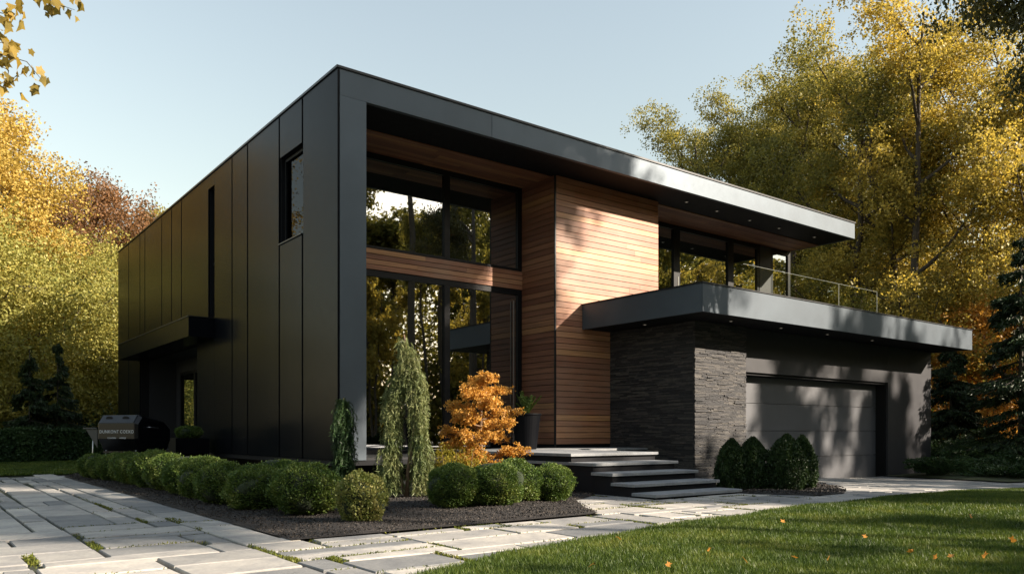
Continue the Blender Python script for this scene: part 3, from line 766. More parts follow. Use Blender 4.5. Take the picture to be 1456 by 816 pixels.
colA = [hd(-0.22, z, 0.045) for z in (0.55, 0.8, 1.05, 1.3, 1.5, 1.7)]+[hd(-0.16, 1.9, 0.06), hd(-0.08, 2.1, 0.05)]
colA += [hd(-0.27, z, 0.07) for z in (0.45, 0.6, 0.75)]
colB = [hd(0.27, z, 0.07) for z in (0.45, 0.6, 0.8)]+[hd(0.20, z, 0.05) for z in (0.55, 0.8, 1.05, 1.3, 1.55, 1.8, 2.0)]+[hd(0.12, 2.2, 0.07), hd(0.02, 2.36, 0.06), hd(-0.06, 2.5, 0.05)]
weeper('tall pale green weeping conifer with two hanging columns of fine needles before the large window', (*P(578, 12.7), 0.04),
       [(colA, 0.72, 0.20, 58), (colB, 0.75, 0.21, 58)],
       [([hd(0, 0, 0)[:3], hd(0.03, 0.5, 0)[:3], hd(0.14, 1.2, 0)[:3], hd(0.05, 2.0, 0)[:3], hd(-0.04, 2.62, 0)[:3]], 0.04), ([hd(0, 0, 0)[:3], hd(-0.12, 0.4, 0)[:3], hd(-0.22, 1.1, 0)[:3], hd(-0.10, 2.0, 0)[:3]], 0.03)], 5, 760, 0.085)
colC = [hd(0.0, z, 0.06) for z in (0.6, 0.8, 1.0, 1.2, 1.4)]+[hd(-0.03, 1.55, 0.04)]
tw = weeper('slim dark green weeping conifer standing at the corner of the house', (*P(489, 12.9), 0.04), [(colC, 0.7, 0.26, 75)],
       [([(0, 0, 0), (0.02, 0, 0.6), (-0.02, 0, 1.2), (0, 0, 1.62)], 0.03)], 6, 620)
tw.children[0].data.materials[0] = M['juniper']

# small conical shrubs in the side bed
def cone_shrub(seed, r, h, n, leaf):
    rng = np.random.default_rng(seed)
    t = rng.random(n)**0.8; a = rng.uniform(0, 2*math.pi, n)
    prof = np.where(t < 0.25, 0.86+0.56*t, 1.0-0.93*((t-0.25)/0.75)**3.0)
    lob = 1+0.10*np.sin(a*5+t*7+seed)+0.07*np.sin(a*9-t*11)
    rr = r*prof*lob*(1-np.abs(rng.normal(0, 0.09, n))+(rng.random(n) < 0.12)*rng.uniform(0, 0.16, n))
    c = np.stack([rr*np.cos(a), rr*np.sin(a), t*h+rng.normal(0, 0.01, n)], 1)
    ax_ = np.stack([np.cos(a)*0.4, np.sin(a)*0.4, np.full(n, 1.0)], 1)
    return leaf_quads(c, leaf, rng, 0.28, ax_, 1.3)
colpos = [(5.62, -4.75, 0.30, 0.92, 'leftmost dark column shrub against the slate pier'), (5.98, -4.95, 0.34, 0.95, 'broad second dark column shrub from the slate pier'),
          (6.30, -5.45, 0.36, 1.0, 'pointed third dark column shrub, tallest in front of the garage door'), (6.95, -5.35, 0.27, 0.98, 'rightmost slim dark column shrub before the garage door')]
for i, (x, y, r, h, lb) in enumerate(colpos):
    t = thing('column_shrub', lb, 'shrub', (x, y, gz(x, y)+0.05), 0, 'dark column shrubs in front of the garage')
    link('foliage', np_mesh('foliage', cone_shrub(90+i, r*0.94, h, 10000, 0.046), 4), M['arbor'], t)
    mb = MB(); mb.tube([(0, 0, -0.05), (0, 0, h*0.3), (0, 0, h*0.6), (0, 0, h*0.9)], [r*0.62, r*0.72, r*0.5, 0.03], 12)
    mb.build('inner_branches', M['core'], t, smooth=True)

# trees
def tube_np(mb, pts, rad, n=6): mb.tube([tuple(p) for p in pts], list(rad), n, cap=False)
def make_tree(name, label, cat, loc, seed, h, spread, leafm, n_leaf=40000, leaf=0.14, limbs=16, twigs=6, up=0.75, start=0.2, trunk_r=None, clump=0.8,
              stems=1, group=None, bark='bark', flat=0.7, width=0.34, ell=(1, 1), top=0.92):
    rng = np.random.default_rng(seed)
    t = thing(name, label, cat, loc, 0, group)
    mb = MB(); cl = []; tr = trunk_r or h*0.016
    for s in range(stems):
        a0 = 2*math.pi*s/stems+rng.uniform(0, 1); lean = 0 if stems == 1 else rng.uniform(0.12, 0.25)
        k = 9; tt = np.linspace(0, 1, k)
        w = np.cumsum(rng.normal(0, h*0.012, (k, 2)), axis=0); w[0] = 0
        px_ = np.cos(a0)*lean*h*tt**1.2+w[:, 0]; py_ = np.sin(a0)*lean*h*tt**1.2+w[:, 1]
        hs = h*top*(1 if s == 0 else rng.uniform(0.8, 1)); pz = tt*hs
        tp = np.stack([px_, py_, pz], 1)
        tube_np(mb, tp, tr/(1+0.3*(stems-1))*(1-0.88*tt)+0.012, 8)
        nl = limbs//stems+1
        for i in range(nl):
            f = start+(0.97-start)*(i+rng.random()*0.6)/nl
            b = np.array([np.interp(f, tt, tp[:, j]) for j in range(3)])
            az_ = 2.4*i+s+rng.uniform(-0.4, 0.4)
            prof = math.sqrt(max(0.05, 1-((f-0.45)/0.62)**2))
            ln = spread*prof*rng.uniform(0.75, 1.15)*(1-0.25*(stems > 1))
            dirx = np.array([math.cos(az_), math.sin(az_), 0])
            sv = np.linspace(0, 1, 6)
            u_ = up*(0.5+f)
            lp = b+dirx*ln*sv[:, None]+np.array([0, 0, 1])*(u_*ln*(0.35*sv+0.65*sv**1.6))[:, None]+np.cumsum(rng.normal(0, ln*0.02, (6, 3)), 0)*sv[:, None]
            lr = tr*0.42*(1-f*0.6)*(1-0.85*sv)+0.008
            tube_np(mb, lp, lr, 5)
            cl.append(lp[-1])
            for q in range(twigs):
                g = rng.uniform(0.3, 1.0); bb = np.array([np.interp(g, sv, lp[:, j]) for j in range(3)])
                dv = dirx*0.6+rng.normal(0, 0.7, 3); dv[2] = abs(dv[2])*0.7+up*0.3; dv /= np.linalg.norm(dv)
                tl = ln*rng.uniform(0.22, 0.45)
                e = bb+dv*tl; md = bb+dv*tl*0.5+np.array([0, 0, -0.03*tl])
                tube_np(mb, np.stack([bb, md, e]), (0.02+0.006*h/10, 0.014, 0.006), 4)
                cl.append(e); cl.append(bb+dv*tl*0.6)
    cl = np.array(cl); cl[:, 0] *= ell[0]; cl[:, 1] *= ell[1]
    # every clump is a spray of smaller tufts
    nt_ = len(cl)*7
    sub = cl[rng.integers(len(cl), size=nt_)]+rng.normal(0, 1, (nt_, 3))*clump*np.array([0.75, 0.75, 0.75*flat])
    idx = rng.integers(nt_, size=n_leaf)
    c = sub[idx]+rng.normal(0, 1, (n_leaf, 3))*clump*np.array([0.27, 0.27, 0.2])
    c = c[c[:, 2] > 0.1]
    link('crown', np_mesh('crown', leaf_quads(c, leaf, rng, width), 4), leafm, t)
    mb.build('trunk', M[bark], t, smooth=True)
    return t
def make_conifer(name, label, cat, loc, seed, h, r, n=26000, leaf=0.22, m=None, group=None, droop=0.35):
    rng = np.random.default_rng(seed); t = thing(name, label, cat, loc, 0, group)
    mb = MB(); mb.tube([(0, 0, -0.1), (0, 0, h*0.5), (0, 0, h*0.98)], [h*0.014, h*0.008, 0.01], 7)
    nb = int(h*17); z = h*(0.03+0.96*rng.random(nb)**0.95); ln = r*(1-z/h)**0.85*rng.uniform(0.65, 1.15, nb)+0.1; a = rng.uniform(0, 2*math.pi, nb)
    for i in range(0, nb, 3):
        mb.tube([(0, 0, z[i]), (math.cos(a[i])*ln[i]*0.9, math.sin(a[i])*ln[i]*0.9, z[i]-droop*ln[i]*0.6)], [0.03, 0.008], 4, cap=False)
    w = ln/ln.sum(); idx = rng.choice(nb, size=n, p=w); s = rng.random(n)**0.6
    L_ = ln[idx]; A = a[idx]+rng.normal(0, 0.16, n)
    c = np.stack([np.cos(A)*L_*s, np.sin(A)*L_*s, z[idx]-droop*L_*s**1.3+0.12*L_*s**4-np.abs(rng.normal(0, 0.10, n))], 1)
    c = c[c[:, 2] > 0.05]; A = A[:len(c)]
    d = c.copy(); d[:, 2] = -0.5*np.linalg.norm(c[:, :2], axis=1)-0.2
    link('crown', np_mesh('crown', leaf_quads(c, leaf, rng, 0.13, d, 1.4), 4), m or M['needle'], t)
    mb.build('trunk', M['bark'], t, smooth=True); return t

# japanese maple, yellow shrub
mp = make_tree('japanese_maple', 'bright orange small maple in front of the glass beside the steps', 'tree', (*P(680, 13.7), 0.03), 41, 2.15, 0.56, M['leaf_orange'],
     n_leaf=26000, leaf=0.05, limbs=20, twigs=6, up=0.22, start=0.08, trunk_r=0.035, clump=0.10, bark='twig', flat=0.4, width=0.24)
yg = thing('feathery_shrub', 'low yellow green feathery shrub at the left foot of the orange maple', 'shrub', (0.78, -2.95, 0.03))
rng = np.random.default_rng(66)
heads = [(rng.normal(0, 0.22), rng.normal(0, 0.22), rng.uniform(0.45, 0.85), 0.1) for _ in range(14)]
link('foliage', np_mesh('foliage', strands(rng, heads, 420, 0.6, 0, 0.35, 0.06, 45), 4), M['chartreuse'], yg)
mb = MB()
for k in range(7): mb.tube([(0, 0, 0), (0.25*math.cos(k), 0.25*math.sin(k), 0.4), (0.3*math.cos(k), 0.3*math.sin(k), 0.75)], [0.012, 0.008, 0.004], 5)
mb.build('stems', M['twig'], yg)

# potted plants
def lathe(mb, prof, n=32, cx=0, cy=0):
    i0 = len(mb.v)
    for (r, z) in prof:
        for k in range(n): a = 2*math.pi*k/n; mb.v.append((cx+r*math.cos(a), cy+r*math.sin(a), z))
    for j in range(len(prof)-1):
        for k in range(n):
            a = i0+j*n+k; b = i0+j*n+(k+1) % n; mb.f.append((a, b, b+n, a+n))
    return mb
pt = thing('planter_pot', 'tall black tapered pot on the landing between the window and the cedar wall', 'pot', (4.55, 0.0, 0.72))
lathe(MB(), [(0.0, 0.0), (0.22, 0.0), (0.235, 0.02), (0.325, 0.76), (0.345, 0.765), (0.345, 0.80), (0.30, 0.80), (0.295, 0.74), (0.0, 0.74)]).build('pot_body', M['pot'], pt, smooth=False, bevel=0.004)
fern = thing('potted_fern', 'green fern like plant growing in the tall black pot', 'plant', (4.55, 0.0, 1.45))
mb = MB(); rr = random.Random(4); fr_pts = []; fr_ax = []
for k in range(26):
    a = rr.uniform(0, 6.28); ln = rr.uniform(0.3, 0.55); out = rr.uniform(0.3, 0.8); path = []
    for s in range(9):
        u = s/8; path.append((math.cos(a)*ln*out*u, math.sin(a)*ln*out*u, ln*(1.25*u-0.45*u*u*out)))
    mb.tube(path, [0.005*(1-0.8*i/8) for i in range(9)], 4)
    for s in range(1, 9):
        for q in range(5):
            p0 = Vector(path[s-1]).lerp(Vector(path[s]), q/5); tt = (Vector(path[s])-Vector(path[s-1])).normalized()
            sd_ = tt.cross(Vector((0, 0, 1))).normalized()
            for sg in (-1, 1):
                l = 0.075*(1-0.75*s/9); c = p0+sd_*sg*l*0.5; fr_pts.append(tuple(c)); fr_ax.append(tuple((sd_*sg*1.0+tt*0.5)))
mb.build('stems', M['leaf_green'], fern)
link('fronds', np_mesh('fronds', leaf_quads(np.array(fr_pts), 0.065, np.random.default_rng(1), 0.16, np.array(fr_ax), 0.25), 4), M['box'], fern)
pb = thing('box_planter', 'low square black planter beside the left side entrance', 'pot', (-0.62, 7.6, 0.0))
MB().box(-0.42, 0.42, -0.35, 0.35, 0.55, 0.95).box(-0.38, 0.38, -0.31, 0.31, 0.0, 0.549).build('pot_body', M['pot'], pb, bevel=0.01)
sb = shrub('planter_shrub', 55, 0.38, 0.5, 5000, 0.04, M['box'], 'small green plant filling the low black planter by the side door', 'plant'); sb.location = (-0.62, 7.6, 0.93)

# ------------------------------------------------------------------ covered grill
def grill():
    t = thing('barbecue_grill', 'large black hooded barbecue grill with pale lettering behind the boxwood row', 'grill', (-2.2, 6.1, 0), R(35))
    x0, x1, y0, y1 = 0.0, 1.15, 0.0, 1.22
    # octagonal body running along y, seen on its long face
    def sec(y, k=1.0, zt=1.50): 
        return [(x0+0.16, y, 0.66), (x1-0.12, y, 0.66), (x1, y, 0.90), (x1, y, 1.18), (x1-0.20, y, 1.36), (x0+0.22, y, zt), (x0+0.14, y, zt), (x0, y, 1.32), (x0, y, 0.95)]
    mb = MB(); ys = [y0, y0+0.08, y1-0.10, y1]
    secs = []
    for j, y in enumerate(ys):
        sc = [0.90, 1, 1, 0.86][j]; s = sec(y); cx = (x0+x1)/2; cz = 1.0
        secs.append([(cx+(p[0]-cx)*sc, y, cz+(p[2]-cz)*sc) for p in s])
    n = len(secs[0])
    for s in secs: mb.v += s
    for j in range(3):
        for k in range(n):
            a = j*n+k; b = j*n+(k+1) % n; mb.f.append((a, b, b+n, a+n))
    mb.f.append(tuple(range(n))); mb.f.append(tuple(range(4*n-1, 3*n-1, -1)))
    mb.build('hood', M['grill'], t, bevel=0.012)
    # lighter top plate with two vents
    tp = MB(); tp.prism([(x0-0.006, 1.325), (x0+0.125, 1.505), (x0+0.235, 1.512), (x0+0.25, 1.50), (x0+0.14, 1.49), (x0+0.012, 1.318)], y0+0.10, y1-0.12, 'y')
    tpo = tp.build('top_plate', M['grillgrey'], t)
    for yy in (y0+0.38, y0+0.86):
        v = MB(); v.prism([(yy+0.09*math.cos(a), 1.435+0.045*math.sin(a)) for a in [2*math.pi*k/16 for k in range(16)]], x0+0.058, x0+0.075, 'x').build('vent', M['soffit'], tpo)
    # end handle, hinge
    MB().tube([(x0+0.3, y0-0.02, 1.22), (x0+0.3, y0-0.07, 1.22), (x0+0.62, y0-0.07, 1.2), (x0+0.62, y0-0.02, 1.2)], 0.012, 8).build('handle', M['chrome'], t, smooth=True)
    # side shelf with gusset
    sh = MB(); sh.box(x0+0.05, x1-0.1, y1+0.01, y1+0.42, 1.18, 1.215).prism([(y1+0.012, 1.17), (y1+0.36, 1.17), (y1+0.012, 0.72)], x0+0.08, x0+0.11, 'x'); sh.build('side_shelf', M['grillgrey'], t)
    # cart
    MB().box(x0+0.12, x1-0.12, y0+0.12, y1-0.12, 0.30, 0.34).box(x0+0.12, x1-0.12, y0+0.12, y1-0.12, 0.61, 0.655).build('cart_shelf', M['grill'], t)
    for xx in (x0+0.15, x1-0.18):
        for yy in (y0+0.16, y1-0.18, y1+0.2) if xx < 0.5 else (y0+0.16, y1-0.18):
            MB().tube([(xx, yy, 0.68 if yy < y1 else 1.17), (xx, yy+0.04, 0.0)], 0.017, 8).build('leg', M['chrome'], t, smooth=True)
    for yy in (y0+0.2, y1-0.14): 
        w = MB(); w.tube([(x0+0.12, yy, 0.09), (x0+0.17, yy, 0.09)], 0.09, 20); w.build('wheel', M['pot'], t)
    for txt, sz_, z_, yc in (('DUNKONT', 0.105, 1.10, y0+0.80), ('COEXO', 0.105, 1.10, y0+0.28), ('COARSEN', 0.05, 0.97, y0+0.72), ('AOWER', 0.05, 0.97, y0+0.40)):
        cu = bpy.data.curves.new('lettering', 'FONT'); cu.body = txt; cu.size = sz_; cu.align_x = 'CENTER'; cu.extrude = 0.002; cu.space_character = 1.12
        tmp = bpy.data.objects.new('lettering', cu); C.objects.link(tmp)
        dg = bpy.context.evaluated_depsgraph_get(); me = bpy.data.meshes.new_from_object(tmp.evaluated_get(dg)); bpy.data.objects.remove(tmp)
        o = link('lettering', me, M['white'], t); o.location = (x0-0.006, yc, z_-0.02); o.rotation_euler = (R(90), 0, R(-90))
grill()

# ------------------------------------------------------------------ hedge and left background
def hedge():
    a = Vector(P(-260, 23.5)); b = Vector(P(215, 31.5)); t = thing('clipped_hedge', 'long low dark green clipped hedge behind the left lawn', 'hedge', (a.x, a.y, 0), math.atan2(b.y-a.y, b.x-a.x))
    ln = (b-a).length; w = 1.2; h = 1.17; rng = np.random.default_rng(7); n = 70000
    u = rng.uniform(0, ln, n); side = rng.random(n)
    hh = h+0.05*np.sin(u*1.3)+0.03*np.sin(u*3.7)
    front = side < 0.62
    y = np.where(front, -np.abs(rng.normal(0, 0.04, n))+0.05*np.sin(u*2.1)+0.06, rng.uniform(0, w, n)); z = np.where(front, rng.uniform(0.02, 1, n)*hh, hh-np.abs(rng.normal(0, 0.035, n)))
    z += (rng.random(n) < 0.05)*rng.uniform(0, 0.1, n)
    link('foliage', np_mesh('foliage', leaf_quads(np.stack([u, y, z], 1), 0.085, rng, 0.32), 4), M['juniper'], t)
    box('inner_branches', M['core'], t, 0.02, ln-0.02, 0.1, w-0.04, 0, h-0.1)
hedge()
BG = 'trees in the left background'
def T(px, d): x, y = P(px, d); return (x, y, -0.1)
make_tree('yellow_tree', 'tall bright yellow autumn tree rising highest at the left edge', 'tree', T(-75, 33), 101, 15.5, 3.7, M['leaf_yellow'], 90000, 0.13, 22, 6, 0.55, 0.35, clump=1.0)
make_tree('willow_tree', 'broad pale green willow like tree below the yellow tree', 'tree', T(45, 36), 102, 9.0, 4.4, M['leaf_pale'], 120000, 0.11, 26, 7, 0.25, 0.05, clump=0.95, flat=0.9)
make_tree('willow_tree', 'pale green bushy tree against the rear end of the black side wall', 'tree', T(150, 39), 107, 7.0, 4.2, M['leaf_pale'], 110000, 0.11, 26, 7, 0.3, 0.03, clump=0.95, flat=0.9)
make_tree('willow_tree', 'pale yellow green tree low at the far left edge', 'tree', T(-90, 30), 108, 8.5, 4.0, M['leaf_pale'], 80000, 0.12, 24, 7, 0.3, 0.03, clump=0.9, flat=0.9)
make_tree('rust_tree', 'rust brown tree just left of the roof line', 'tree', T(138, 43), 103, 14.0, 4.2, M['leaf_rust'], 90000, 0.13, 24, 6, 0.5, 0.15, clump=1.0)
make_tree('rust_tree', 'brownish tree crown between the yellow tree and the house', 'tree', T(70, 50), 113, 13.0, 5.0, M['leaf_rust'], 70000, 0.15, 22, 6, 0.5, 0.15, clump=1.1)
make_tree('olive_tree', 'small olive tree crown peeping over the left roof edge', 'tree', T(240, 46), 104, 14.2, 2.6, M['leaf_olive'], 26000, 0.13, 16, 5, 0.55, 0.3, clump=0.7)
make_conifer('spruce_tree', 'left of the two dark spruces before the pale willow tree', 'tree', T(42, 29), 105, 4.3, 1.0, 14000, 0.16, group='dark spruces behind the hedge')
make_conifer('spruce_tree', 'right of the two dark spruces before the pale willow tree', 'tree', T(82, 30), 106, 4.6, 1.15, 15000, 0.16, group='dark spruces behind the hedge')
make_tree('golden_tree', 'small golden tree seen through the side entrance glass', 'tree', T(268, 50), 119, 6.5, 3.0, M['leaf_gold'], 30000, 0.14, 18, 6, 0.4, 0.05, clump=0.7)
# ------------------------------------------------------------------ right background
rt = [(1012, 46, 20.0, 4.3, 'leaf_olive', 'leftmost tall olive tree behind the roof end', 2), (1125, 44, 21.0, 4.2, 'leaf_olive', 'tall olive tree with dark forked trunk above the roof end', 2),
      (1225, 38, 20.0, 4.8, 'leaf_olive', 'tall golden olive tree with long bare rising limbs right of the house', 2), (1300, 34, 19.0, 4.6, 'leaf_gold', 'tall golden tree with highest crown right of the house', 2),
      (1065, 47, 20.5, 4.4, 'leaf_olive', 'full olive tree filling the gap between the two leftmost tall trees', 1), (1160, 42, 21.0, 4.2, 'leaf_olive', 'full green yellow tree just right of the forked tree', 1),
      (1400, 36, 18.0, 4.8, 'leaf_gold', 'golden yellow tree second from the right edge', 1), (1490, 31, 15.0, 4.4, 'leaf_gold', 'golden yellow tree cut by the right edge', 1),
      (1180, 50, 14.0, 5.0, 'leaf_gold', 'yellow tree behind the glass balustrade', 1), (1330, 48, 13.0, 5.4, 'leaf_gold', 'bright yellow spreading tree above the canopy end', 1)]
for i, (px, d_, h_, s_, lm, lb, st) in enumerate(rt):
    make_tree('golden_tree' if 'gold' in lm else 'olive_tree', lb, 'tree', T(px, d_), 200+i, h_, s_, M[lm], 85000, 0.115, 22, 6, 0.95, 0.14, clump=0.72, stems=st)
make_tree('orange_tree', 'small orange and yellow tree between the dark spruces at right', 'tree', T(1400, 33), 231, 6.5, 2.2, M['leaf_orange'], 18000, 0.15, 18, 5, 0.4, 0.12, clump=0.6)
make_conifer('spruce_tree', 'dark spruce right beside the garage wall', 'tree', T(1352, 30), 232, 5.3, 1.5, 24000, 0.18, group='dark conifers right of the garage')
make_conifer('spruce_tree', 'large dark spruce at the right edge', 'tree', T(1452, 26), 233, 7.8, 2.3, 34000, 0.18, group='dark conifers right of the garage')
make_conifer('spruce_tree', 'dark slender spruce in shade behind the golden trees at right', 'tree', T(1418, 36), 234, 6.0, 1.5, 20000, 0.18, group='dark conifers right of the garage')
# far woodland masses
def woods(label, spots, m, seed, leaf=0.3, per=1500):
    rng = np.random.default_rng(seed); q = []
    for (x, y, r, h) in spots:
        k = int(per*r*h/20); hh = rng.random(k)
        a = rng.uniform(0, 6.283, k); rr = r*np.sqrt(rng.random(k))*np.sqrt(np.clip(1-((hh-0.15)/0.87)**2, 0.02, 1))
        lump = rng.normal(0, 0.6, (k, 3))
        q.append(np.stack([x+rr*np.cos(a), y+rr*np.sin(a), hh*h], 1)+lump*0.5)
    c = np.concatenate(q); c = c[c[:, 2] > 0]
    tag(link('woodland', np_mesh('woodland', leaf_quads(c, leaf, rng, 0.36), 4), m), label, 'woodland', kind='stuff')
rr = random.Random(3)
woods('distant mass of yellow green woodland behind the trees right of the house', [(*P(px, rr.uniform(56, 70)), 4.5, rr.uniform(5, 9)) for px in range(960, 1700, 42)], M['leaf_gold'], 61)
woods('distant mass of dark green undergrowth right of the garage', [(*P(px, rr.uniform(40, 52)), 2.2, rr.uniform(2.0, 4.0)) for px in range(1050, 1650, 24)], M['leaf_green'], 62, 0.18, 5000)
woods('distant mass of green woodland behind the left trees', [(*P(px, rr.uniform(52, 64)), 4.5, rr.uniform(4, 7)) for px in range(-300, 300, 45)], M['leaf_pale'], 63)
woods('dark undergrowth beneath the left trees', [(*P(px, rr.uniform(33, 38)), 1.6, rr.uniform(1.2, 2.2)) for px in range(-200, 260, 22)], M['leaf_green'], 64, 0.14, 7000)

# junipers right of the drive
def juniper_proto(seed, r, h, n):
    rng = np.random.default_rng(seed); nb = 90; a = rng.uniform(0, 6.283, nb); ln = r*rng.uniform(0.45, 1.05, nb); rise = h*rng.uniform(0.35, 1.0, nb)
    idx = rng.integers(nb, size=n); s = rng.random(n)**0.65
    A = a[idx]+rng.normal(0, 0.10, n)
    c = np.stack([np.cos(A)*ln[idx]*s, np.sin(A)*ln[idx]*s, rise[idx]*np.sin(np.clip(s*1.9, 0, 2.2))*0.95+rng.normal(0, 0.03, n)], 1)
    d = np.stack([np.cos(A), np.sin(A), 0.6-s*0.9], 1)
    return c, d, rng
def juniper(seed, r, h, n, label, loc, leaf=0.10):
    t = thing('spreading_juniper', label, 'shrub', loc, 0, 'low junipers right of the driveway')
    c, d, rng = juniper_proto(seed, r, h, n); c = c[c[:, 2] > -0.02]; d = d[:len(c)]
    d = c.copy(); d[:, 2] = 0.25
    link('foliage', np_mesh('foliage', leaf_quads(c, leaf, rng, 0.13, d, 1.1), 4), M['juniper'], t)
    mb = MB()
    for k in range(9): mb.tube([(0, 0, 0), (0.5*r*math.cos(k*0.7), 0.5*r*math.sin(k*0.7), h*0.5)], [0.03, 0.01], 5)
    mb.build('branches', M['bark'], t)
jn = [(17.6, -3.0, 0.9, 0.62, 'rounded dark juniper against the foot of the garage wall'), (18.3, -4.6, 1.3, 0.42, 'flat spreading juniper nearest the driveway edge'), (19.6, -4.2, 1.2, 0.6, 'low juniper behind the flat one by the driveway'),
      (20.8, -2.7, 1.2, 0.8, 'mid height juniper just past the garage corner'), (22.0, -1.0, 1.5, 1.15, 'tall feathery juniper below the dark spruce at right'), (23.2, -3.2, 1.5, 1.0, 'broad feathery juniper in the middle of the right bed'),
      (21.4, -4.4, 1.2, 0.65, 'low juniper spilling towards the drive near the right edge'), (25.5, -0.5, 1.7, 1.3, 'rear feathery juniper under the orange tree'), (25.6, -3.6, 1.6, 1.2, 'rear juniper at the right edge under the large spruce'),
      (22.8, 1.6, 1.5, 1.3, 'rear juniper beside the far garage corner'), (27.8, -2.0, 1.8, 1.4, 'farthest juniper mound at the right')]
for i, (x, y, r, h, lb) in enumerate(jn): juniper(300+i, r, h, 9000, lb, (x, y, gz(x, y)+0.04))
rk = thing('pale_rock', 'small pale boulder among the junipers at the right edge', 'rock', (18.9, -5.15, gz(18, 0)))
bm = ico_core(0.2, 5, 1.25, 3, 0.25); me = bpy.data.meshes.new('boulder')
for v in bm.verts: v.co.z += 0.22
bm.to_mesh(me); bm.free(); link('boulder', me, M['rock'], rk)

# fallen leaves
rr = random.Random(12); k = 0
fl = []
spots = [(1113, 744), (1008, 788), (1295, 790), (1178, 803), (1330, 802), (1352, 800), (950, 812), (1440, 770), (1230, 765), (1400, 800), (880, 770), (840, 812), (1060, 806), (1380, 735), (1130, 800)]
mleaf = MB()
def leaf_shape(s, r_):
    pts = []
    for a, rad in ((0, 1), (25, .45), (50, .85), (78, .4), (110, .75), (145, .4), (180, .3), (215, .4), (250, .75), (282, .4), (310, .85), (335, .45)):
        w = R(a); pts.append((rad*s*math.cos(w), rad*s*math.sin(w)))
    return pts
M['fallen'] = m_leaf('fallen_leaf', [(0.35, 0.13, 0.02), (0.55, 0.28, 0.06)], 0.2, 3)
for i, (px, py) in enumerate(spots):
    d_ = 1.0*1127.09/(py-615); x, y = P(px, d_); s = rr.uniform(0.03, 0.05)
    me = bpy.data.meshes.new('fallen_leaf'); p = leaf_shape(s, rr); me.from_pydata([(a, b, 0.02*math.sin(a*60)+0.3*abs(b)) for a, b in p], [], [tuple(range(len(p)))])
    o = link('fallen_leaf', me, M['fallen']); o.location = (x, y, lawn_z(x, y)+0.05); o.rotation_euler = (rr.uniform(-.5, .5), rr.uniform(-.5, .5), rr.uniform(0, 6))
    tag(o, f'dry orange leaf on the front lawn, {ords[sorted(p[0] for p in spots).index(px)]} from the left', 'leaf', 'fallen leaves on the lawn')

# ------------------------------------------------------------------ overhanging branches
def lobed_leaves(cen, size, rng, axis):
    prof = [(0, 1.0), (0.10, 0.62), (0.16, 0.80), (0.27, 0.42), (0.36, 0.55), (0.5, 0.22), (0.64, 0.55), (0.73, 0.42), (0.84, 0.80), (0.90, 0.62)]
    n = len(cen); a = unit(unit(axis)+rng.normal(size=(n, 3))*0.45); b = unit(np.cross(a, rng.normal(size=(n, 3)))); nr = np.cross(a, b)
    s = (size*rng.uniform(0.55, 1.25, n))[:, None]; out = []
    for (t, r_) in prof:
        w = 2*math.pi*t; u_, v_ = math.cos(w)*r_, math.sin(w)*r_*0.8
        out.append(cen+a*s*u_*0.6+b*s*v_*0.6+nr*s*(0.28*abs(v_)-0.22*u_*u_))
    return np.stack(out, 1).reshape(-1, 3)
def overhang(name, label, trunk, tips, leafm, n, leaf, seed, cl, width=0.42, twig_r=0.01):
    t = thing(name, label, 'tree', (trunk[0], trunk[1], 0)); mb = MB(); rng = np.random.default_rng(seed)
    top = trunk[2]
    mb.tube([(0, 0, -0.1), (0.05, 0, top*0.5), (0, 0.1, top)], [0.22, 0.17, 0.06], 10)
    cs = []
    for (x, y, z) in tips:
        e = np.array([x-trunk[0], y-trunk[1], z]); b = np.array([0, 0, top*rng.uniform(0.6, 0.95)])
        s = np.linspace(0, 1, 7); p = b+(e-b)*s[:, None]+np.array([0, 0, 1])*(0.12*np.linalg.norm(e-b)*np.sin(s*math.pi))[:, None]
        mb.tube([tuple(q) for q in p], [0.05*(1-q*0.92)*(twig_r/0.01) for q in s], 6, cap=False)
        for g in np.linspace(0.55, 1.0, 7): 
            q = np.array([np.interp(g, s, p[:, j]) for j in range(3)]); cs.append(q)
            e2 = q+rng.normal(0, cl, 3)*np.array([1, 1, 0.5])-np.array([0, 0, cl*0.4]); mb.tube([tuple(q), tuple(e2)], [twig_r*0.6, twig_r*0.3], 4, cap=False); cs.append(e2)
    cs = np.array(cs); c = cs[rng.integers(len(cs), size=n)]+rng.normal(0, cl*0.55, (n, 3))
    ax_ = np.tile(np.array([[0.2, 0.0, -1.0]]), (n, 1))
    link('crown', np_mesh('crown', lobed_leaves(c, leaf, rng, ax_), 10) if leaf > 0.1 else np_mesh('crown', leaf_quads(c, leaf, rng, width, ax_, 1.6), 4), leafm, t)
    mb.build('trunk', M['bark'], t, smooth=True)
def PP(px, py, d): x, y = P(px, d); return (x, y, CAM.z+(615-py)/1127.09*d)
tx, ty = P(-420, 5.5)
M['leaf_near'] = m_leaf('mottled_maple_leaves', [(0.10, 0.09, 0.03), (0.30, 0.22, 0.05), (0.48, 0.33, 0.07)], 0.55, 8)
overhang('near_maple', 'near maple twigs with large mottled leaves hanging in at the top left corner', (tx, ty, 5.2),
         [PP(8, 20, 5.5), PP(5, 60, 5.5), PP(12, 100, 5.6), PP(-20, 30, 5.3), PP(-30, 110, 5.4), PP(38, 88, 5.6), PP(-15, 70, 5.2), PP(78, 5, 5.7)], M['leaf_near'], 620, 0.105, 71, 0.075, 0.42, 0.006)
tx, ty = P(1760, 15)
M['leaf_dark'] = m_leaf('dark_green_leaves', [(0.03, 0.035, 0.015), (0.07, 0.07, 0.022), (0.14, 0.12, 0.035)], 0.3, 1.5)  # dark olive green leaf colours of the top right boughs
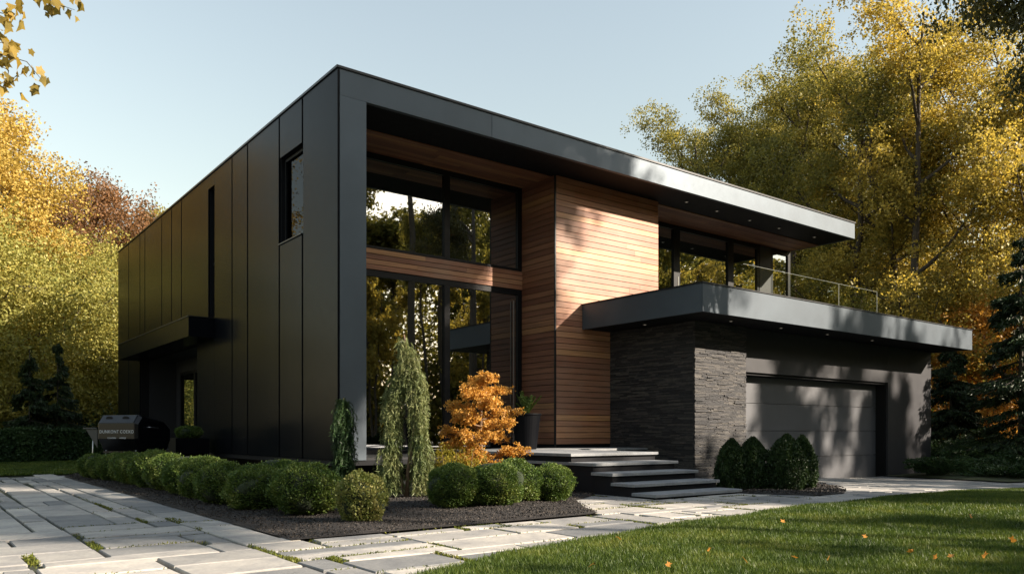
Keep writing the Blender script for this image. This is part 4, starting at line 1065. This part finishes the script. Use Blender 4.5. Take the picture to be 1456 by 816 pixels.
overhang('overhanging_tree', 'dark leafy boughs reaching in at the top right corner', (tx, ty, 11.0),
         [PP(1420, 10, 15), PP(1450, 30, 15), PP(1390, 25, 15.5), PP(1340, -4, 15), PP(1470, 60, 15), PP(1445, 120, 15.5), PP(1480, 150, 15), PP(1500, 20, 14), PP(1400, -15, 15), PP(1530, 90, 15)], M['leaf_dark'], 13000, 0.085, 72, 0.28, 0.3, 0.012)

# ------------------------------------------------------------------ trees across the lawn, behind the camera: they throw the dappled shade and show in the glass
SH = 'tall trees across the lawn behind the camera'
SL = 'tall autumn tree behind the viewpoint, seen only mirrored in the windows and as shade'
sp = [make_tree('shade_tree', SL, 'tree', (0, 0, 0), 401, 15, 4.2, M['leaf_olive'], 15000, 0.30, 12, 4, 0.6, 0.15, clump=0.75, group=SH),
      make_tree('shade_tree', SL, 'tree', (0, 0, 0), 402, 15, 4.6, M['leaf_gold'], 13000, 0.30, 11, 4, 0.5, 0.35, clump=0.7, stems=2, group=SH),
      make_tree('shade_tree', SL, 'tree', (0, 0, 0), 403, 26, 3.9, M['leaf_olive'], 26000, 0.30, 20, 5, 0.5, 0.70, clump=0.9, group=SH)]
spots = [(11, -30, 0.60, 0.8, 0), (33.5, -30, 1.06, 0.75, 1), (23.5, -30, 1.0, 0.92, 2), (2, -31, 1.1, 0.8, 1), (18.5, -32, 0.76, 0.6, 1), (24.5, -28, 0.70, 0.75, 1), (28.5, -29, 0.92, 0.62, 0), (38.5, -31, 1.04, 0.72, 0), (44.5, -30, 1.35, 0.9, 0),
         (51, -33, 1.0, 1.0, 1), (58, -36, 1.0, 1.1, 0), (66, -40, 1.0, 1.2, 1), (75, -44, 1.0, 1.3, 0), (-4, -33, 1.35, 1.0, 0), (6, -27, 0.62, 0.6, 1), (18.5, -27.5, 0.97, 0.8, 2)]
spots += [(21.2, -29.4, 0.54, 0.38, 2), (15.2, -31, 0.78, 0.62, 2), (36, -62, 0.82, 1.7, 2)]
spots += [(31.3, -27.5, 1.12, 0.42, 0), (35.6, -28.5, 1.2, 0.42, 1)]
for x in range(-10, 100, 10): spots.append((x+2.5*math.sin(x), -54+0.12*x+3*math.cos(x*2), 1.0+0.12*math.sin(x*3), 1.45, (x//10) % 2))
for i, (x, y, hs_, ws, k) in enumerate(spots):
    o = sp[i] if i < 3 else copy_tree(sp[k])
    k = i if i < 3 else k
    o.location = (x+1.5, y, -0.1); o.scale = (ws, ws, hs_*1.22); o.rotation_euler = (0, 0, i*2.1)

rr = random.Random(9)
woods('mass of autumn woodland far behind the viewpoint, mirrored in the windows', [(x+rr.uniform(-3, 3), -84+0.1*x+rr.uniform(-6, 6), 8, rr.uniform(30, 40)) for x in range(-70, 170, 7)]+[(x, -60+0.12*x, 4.5, rr.uniform(5, 9)) for x in range(-40, 130, 5)]+[(52+k*6.5, -62+k*3.2, 5, 22+2*math.sin(k*2)) for k in range(14)], M['leaf_olive'], 65, 0.65, 800)
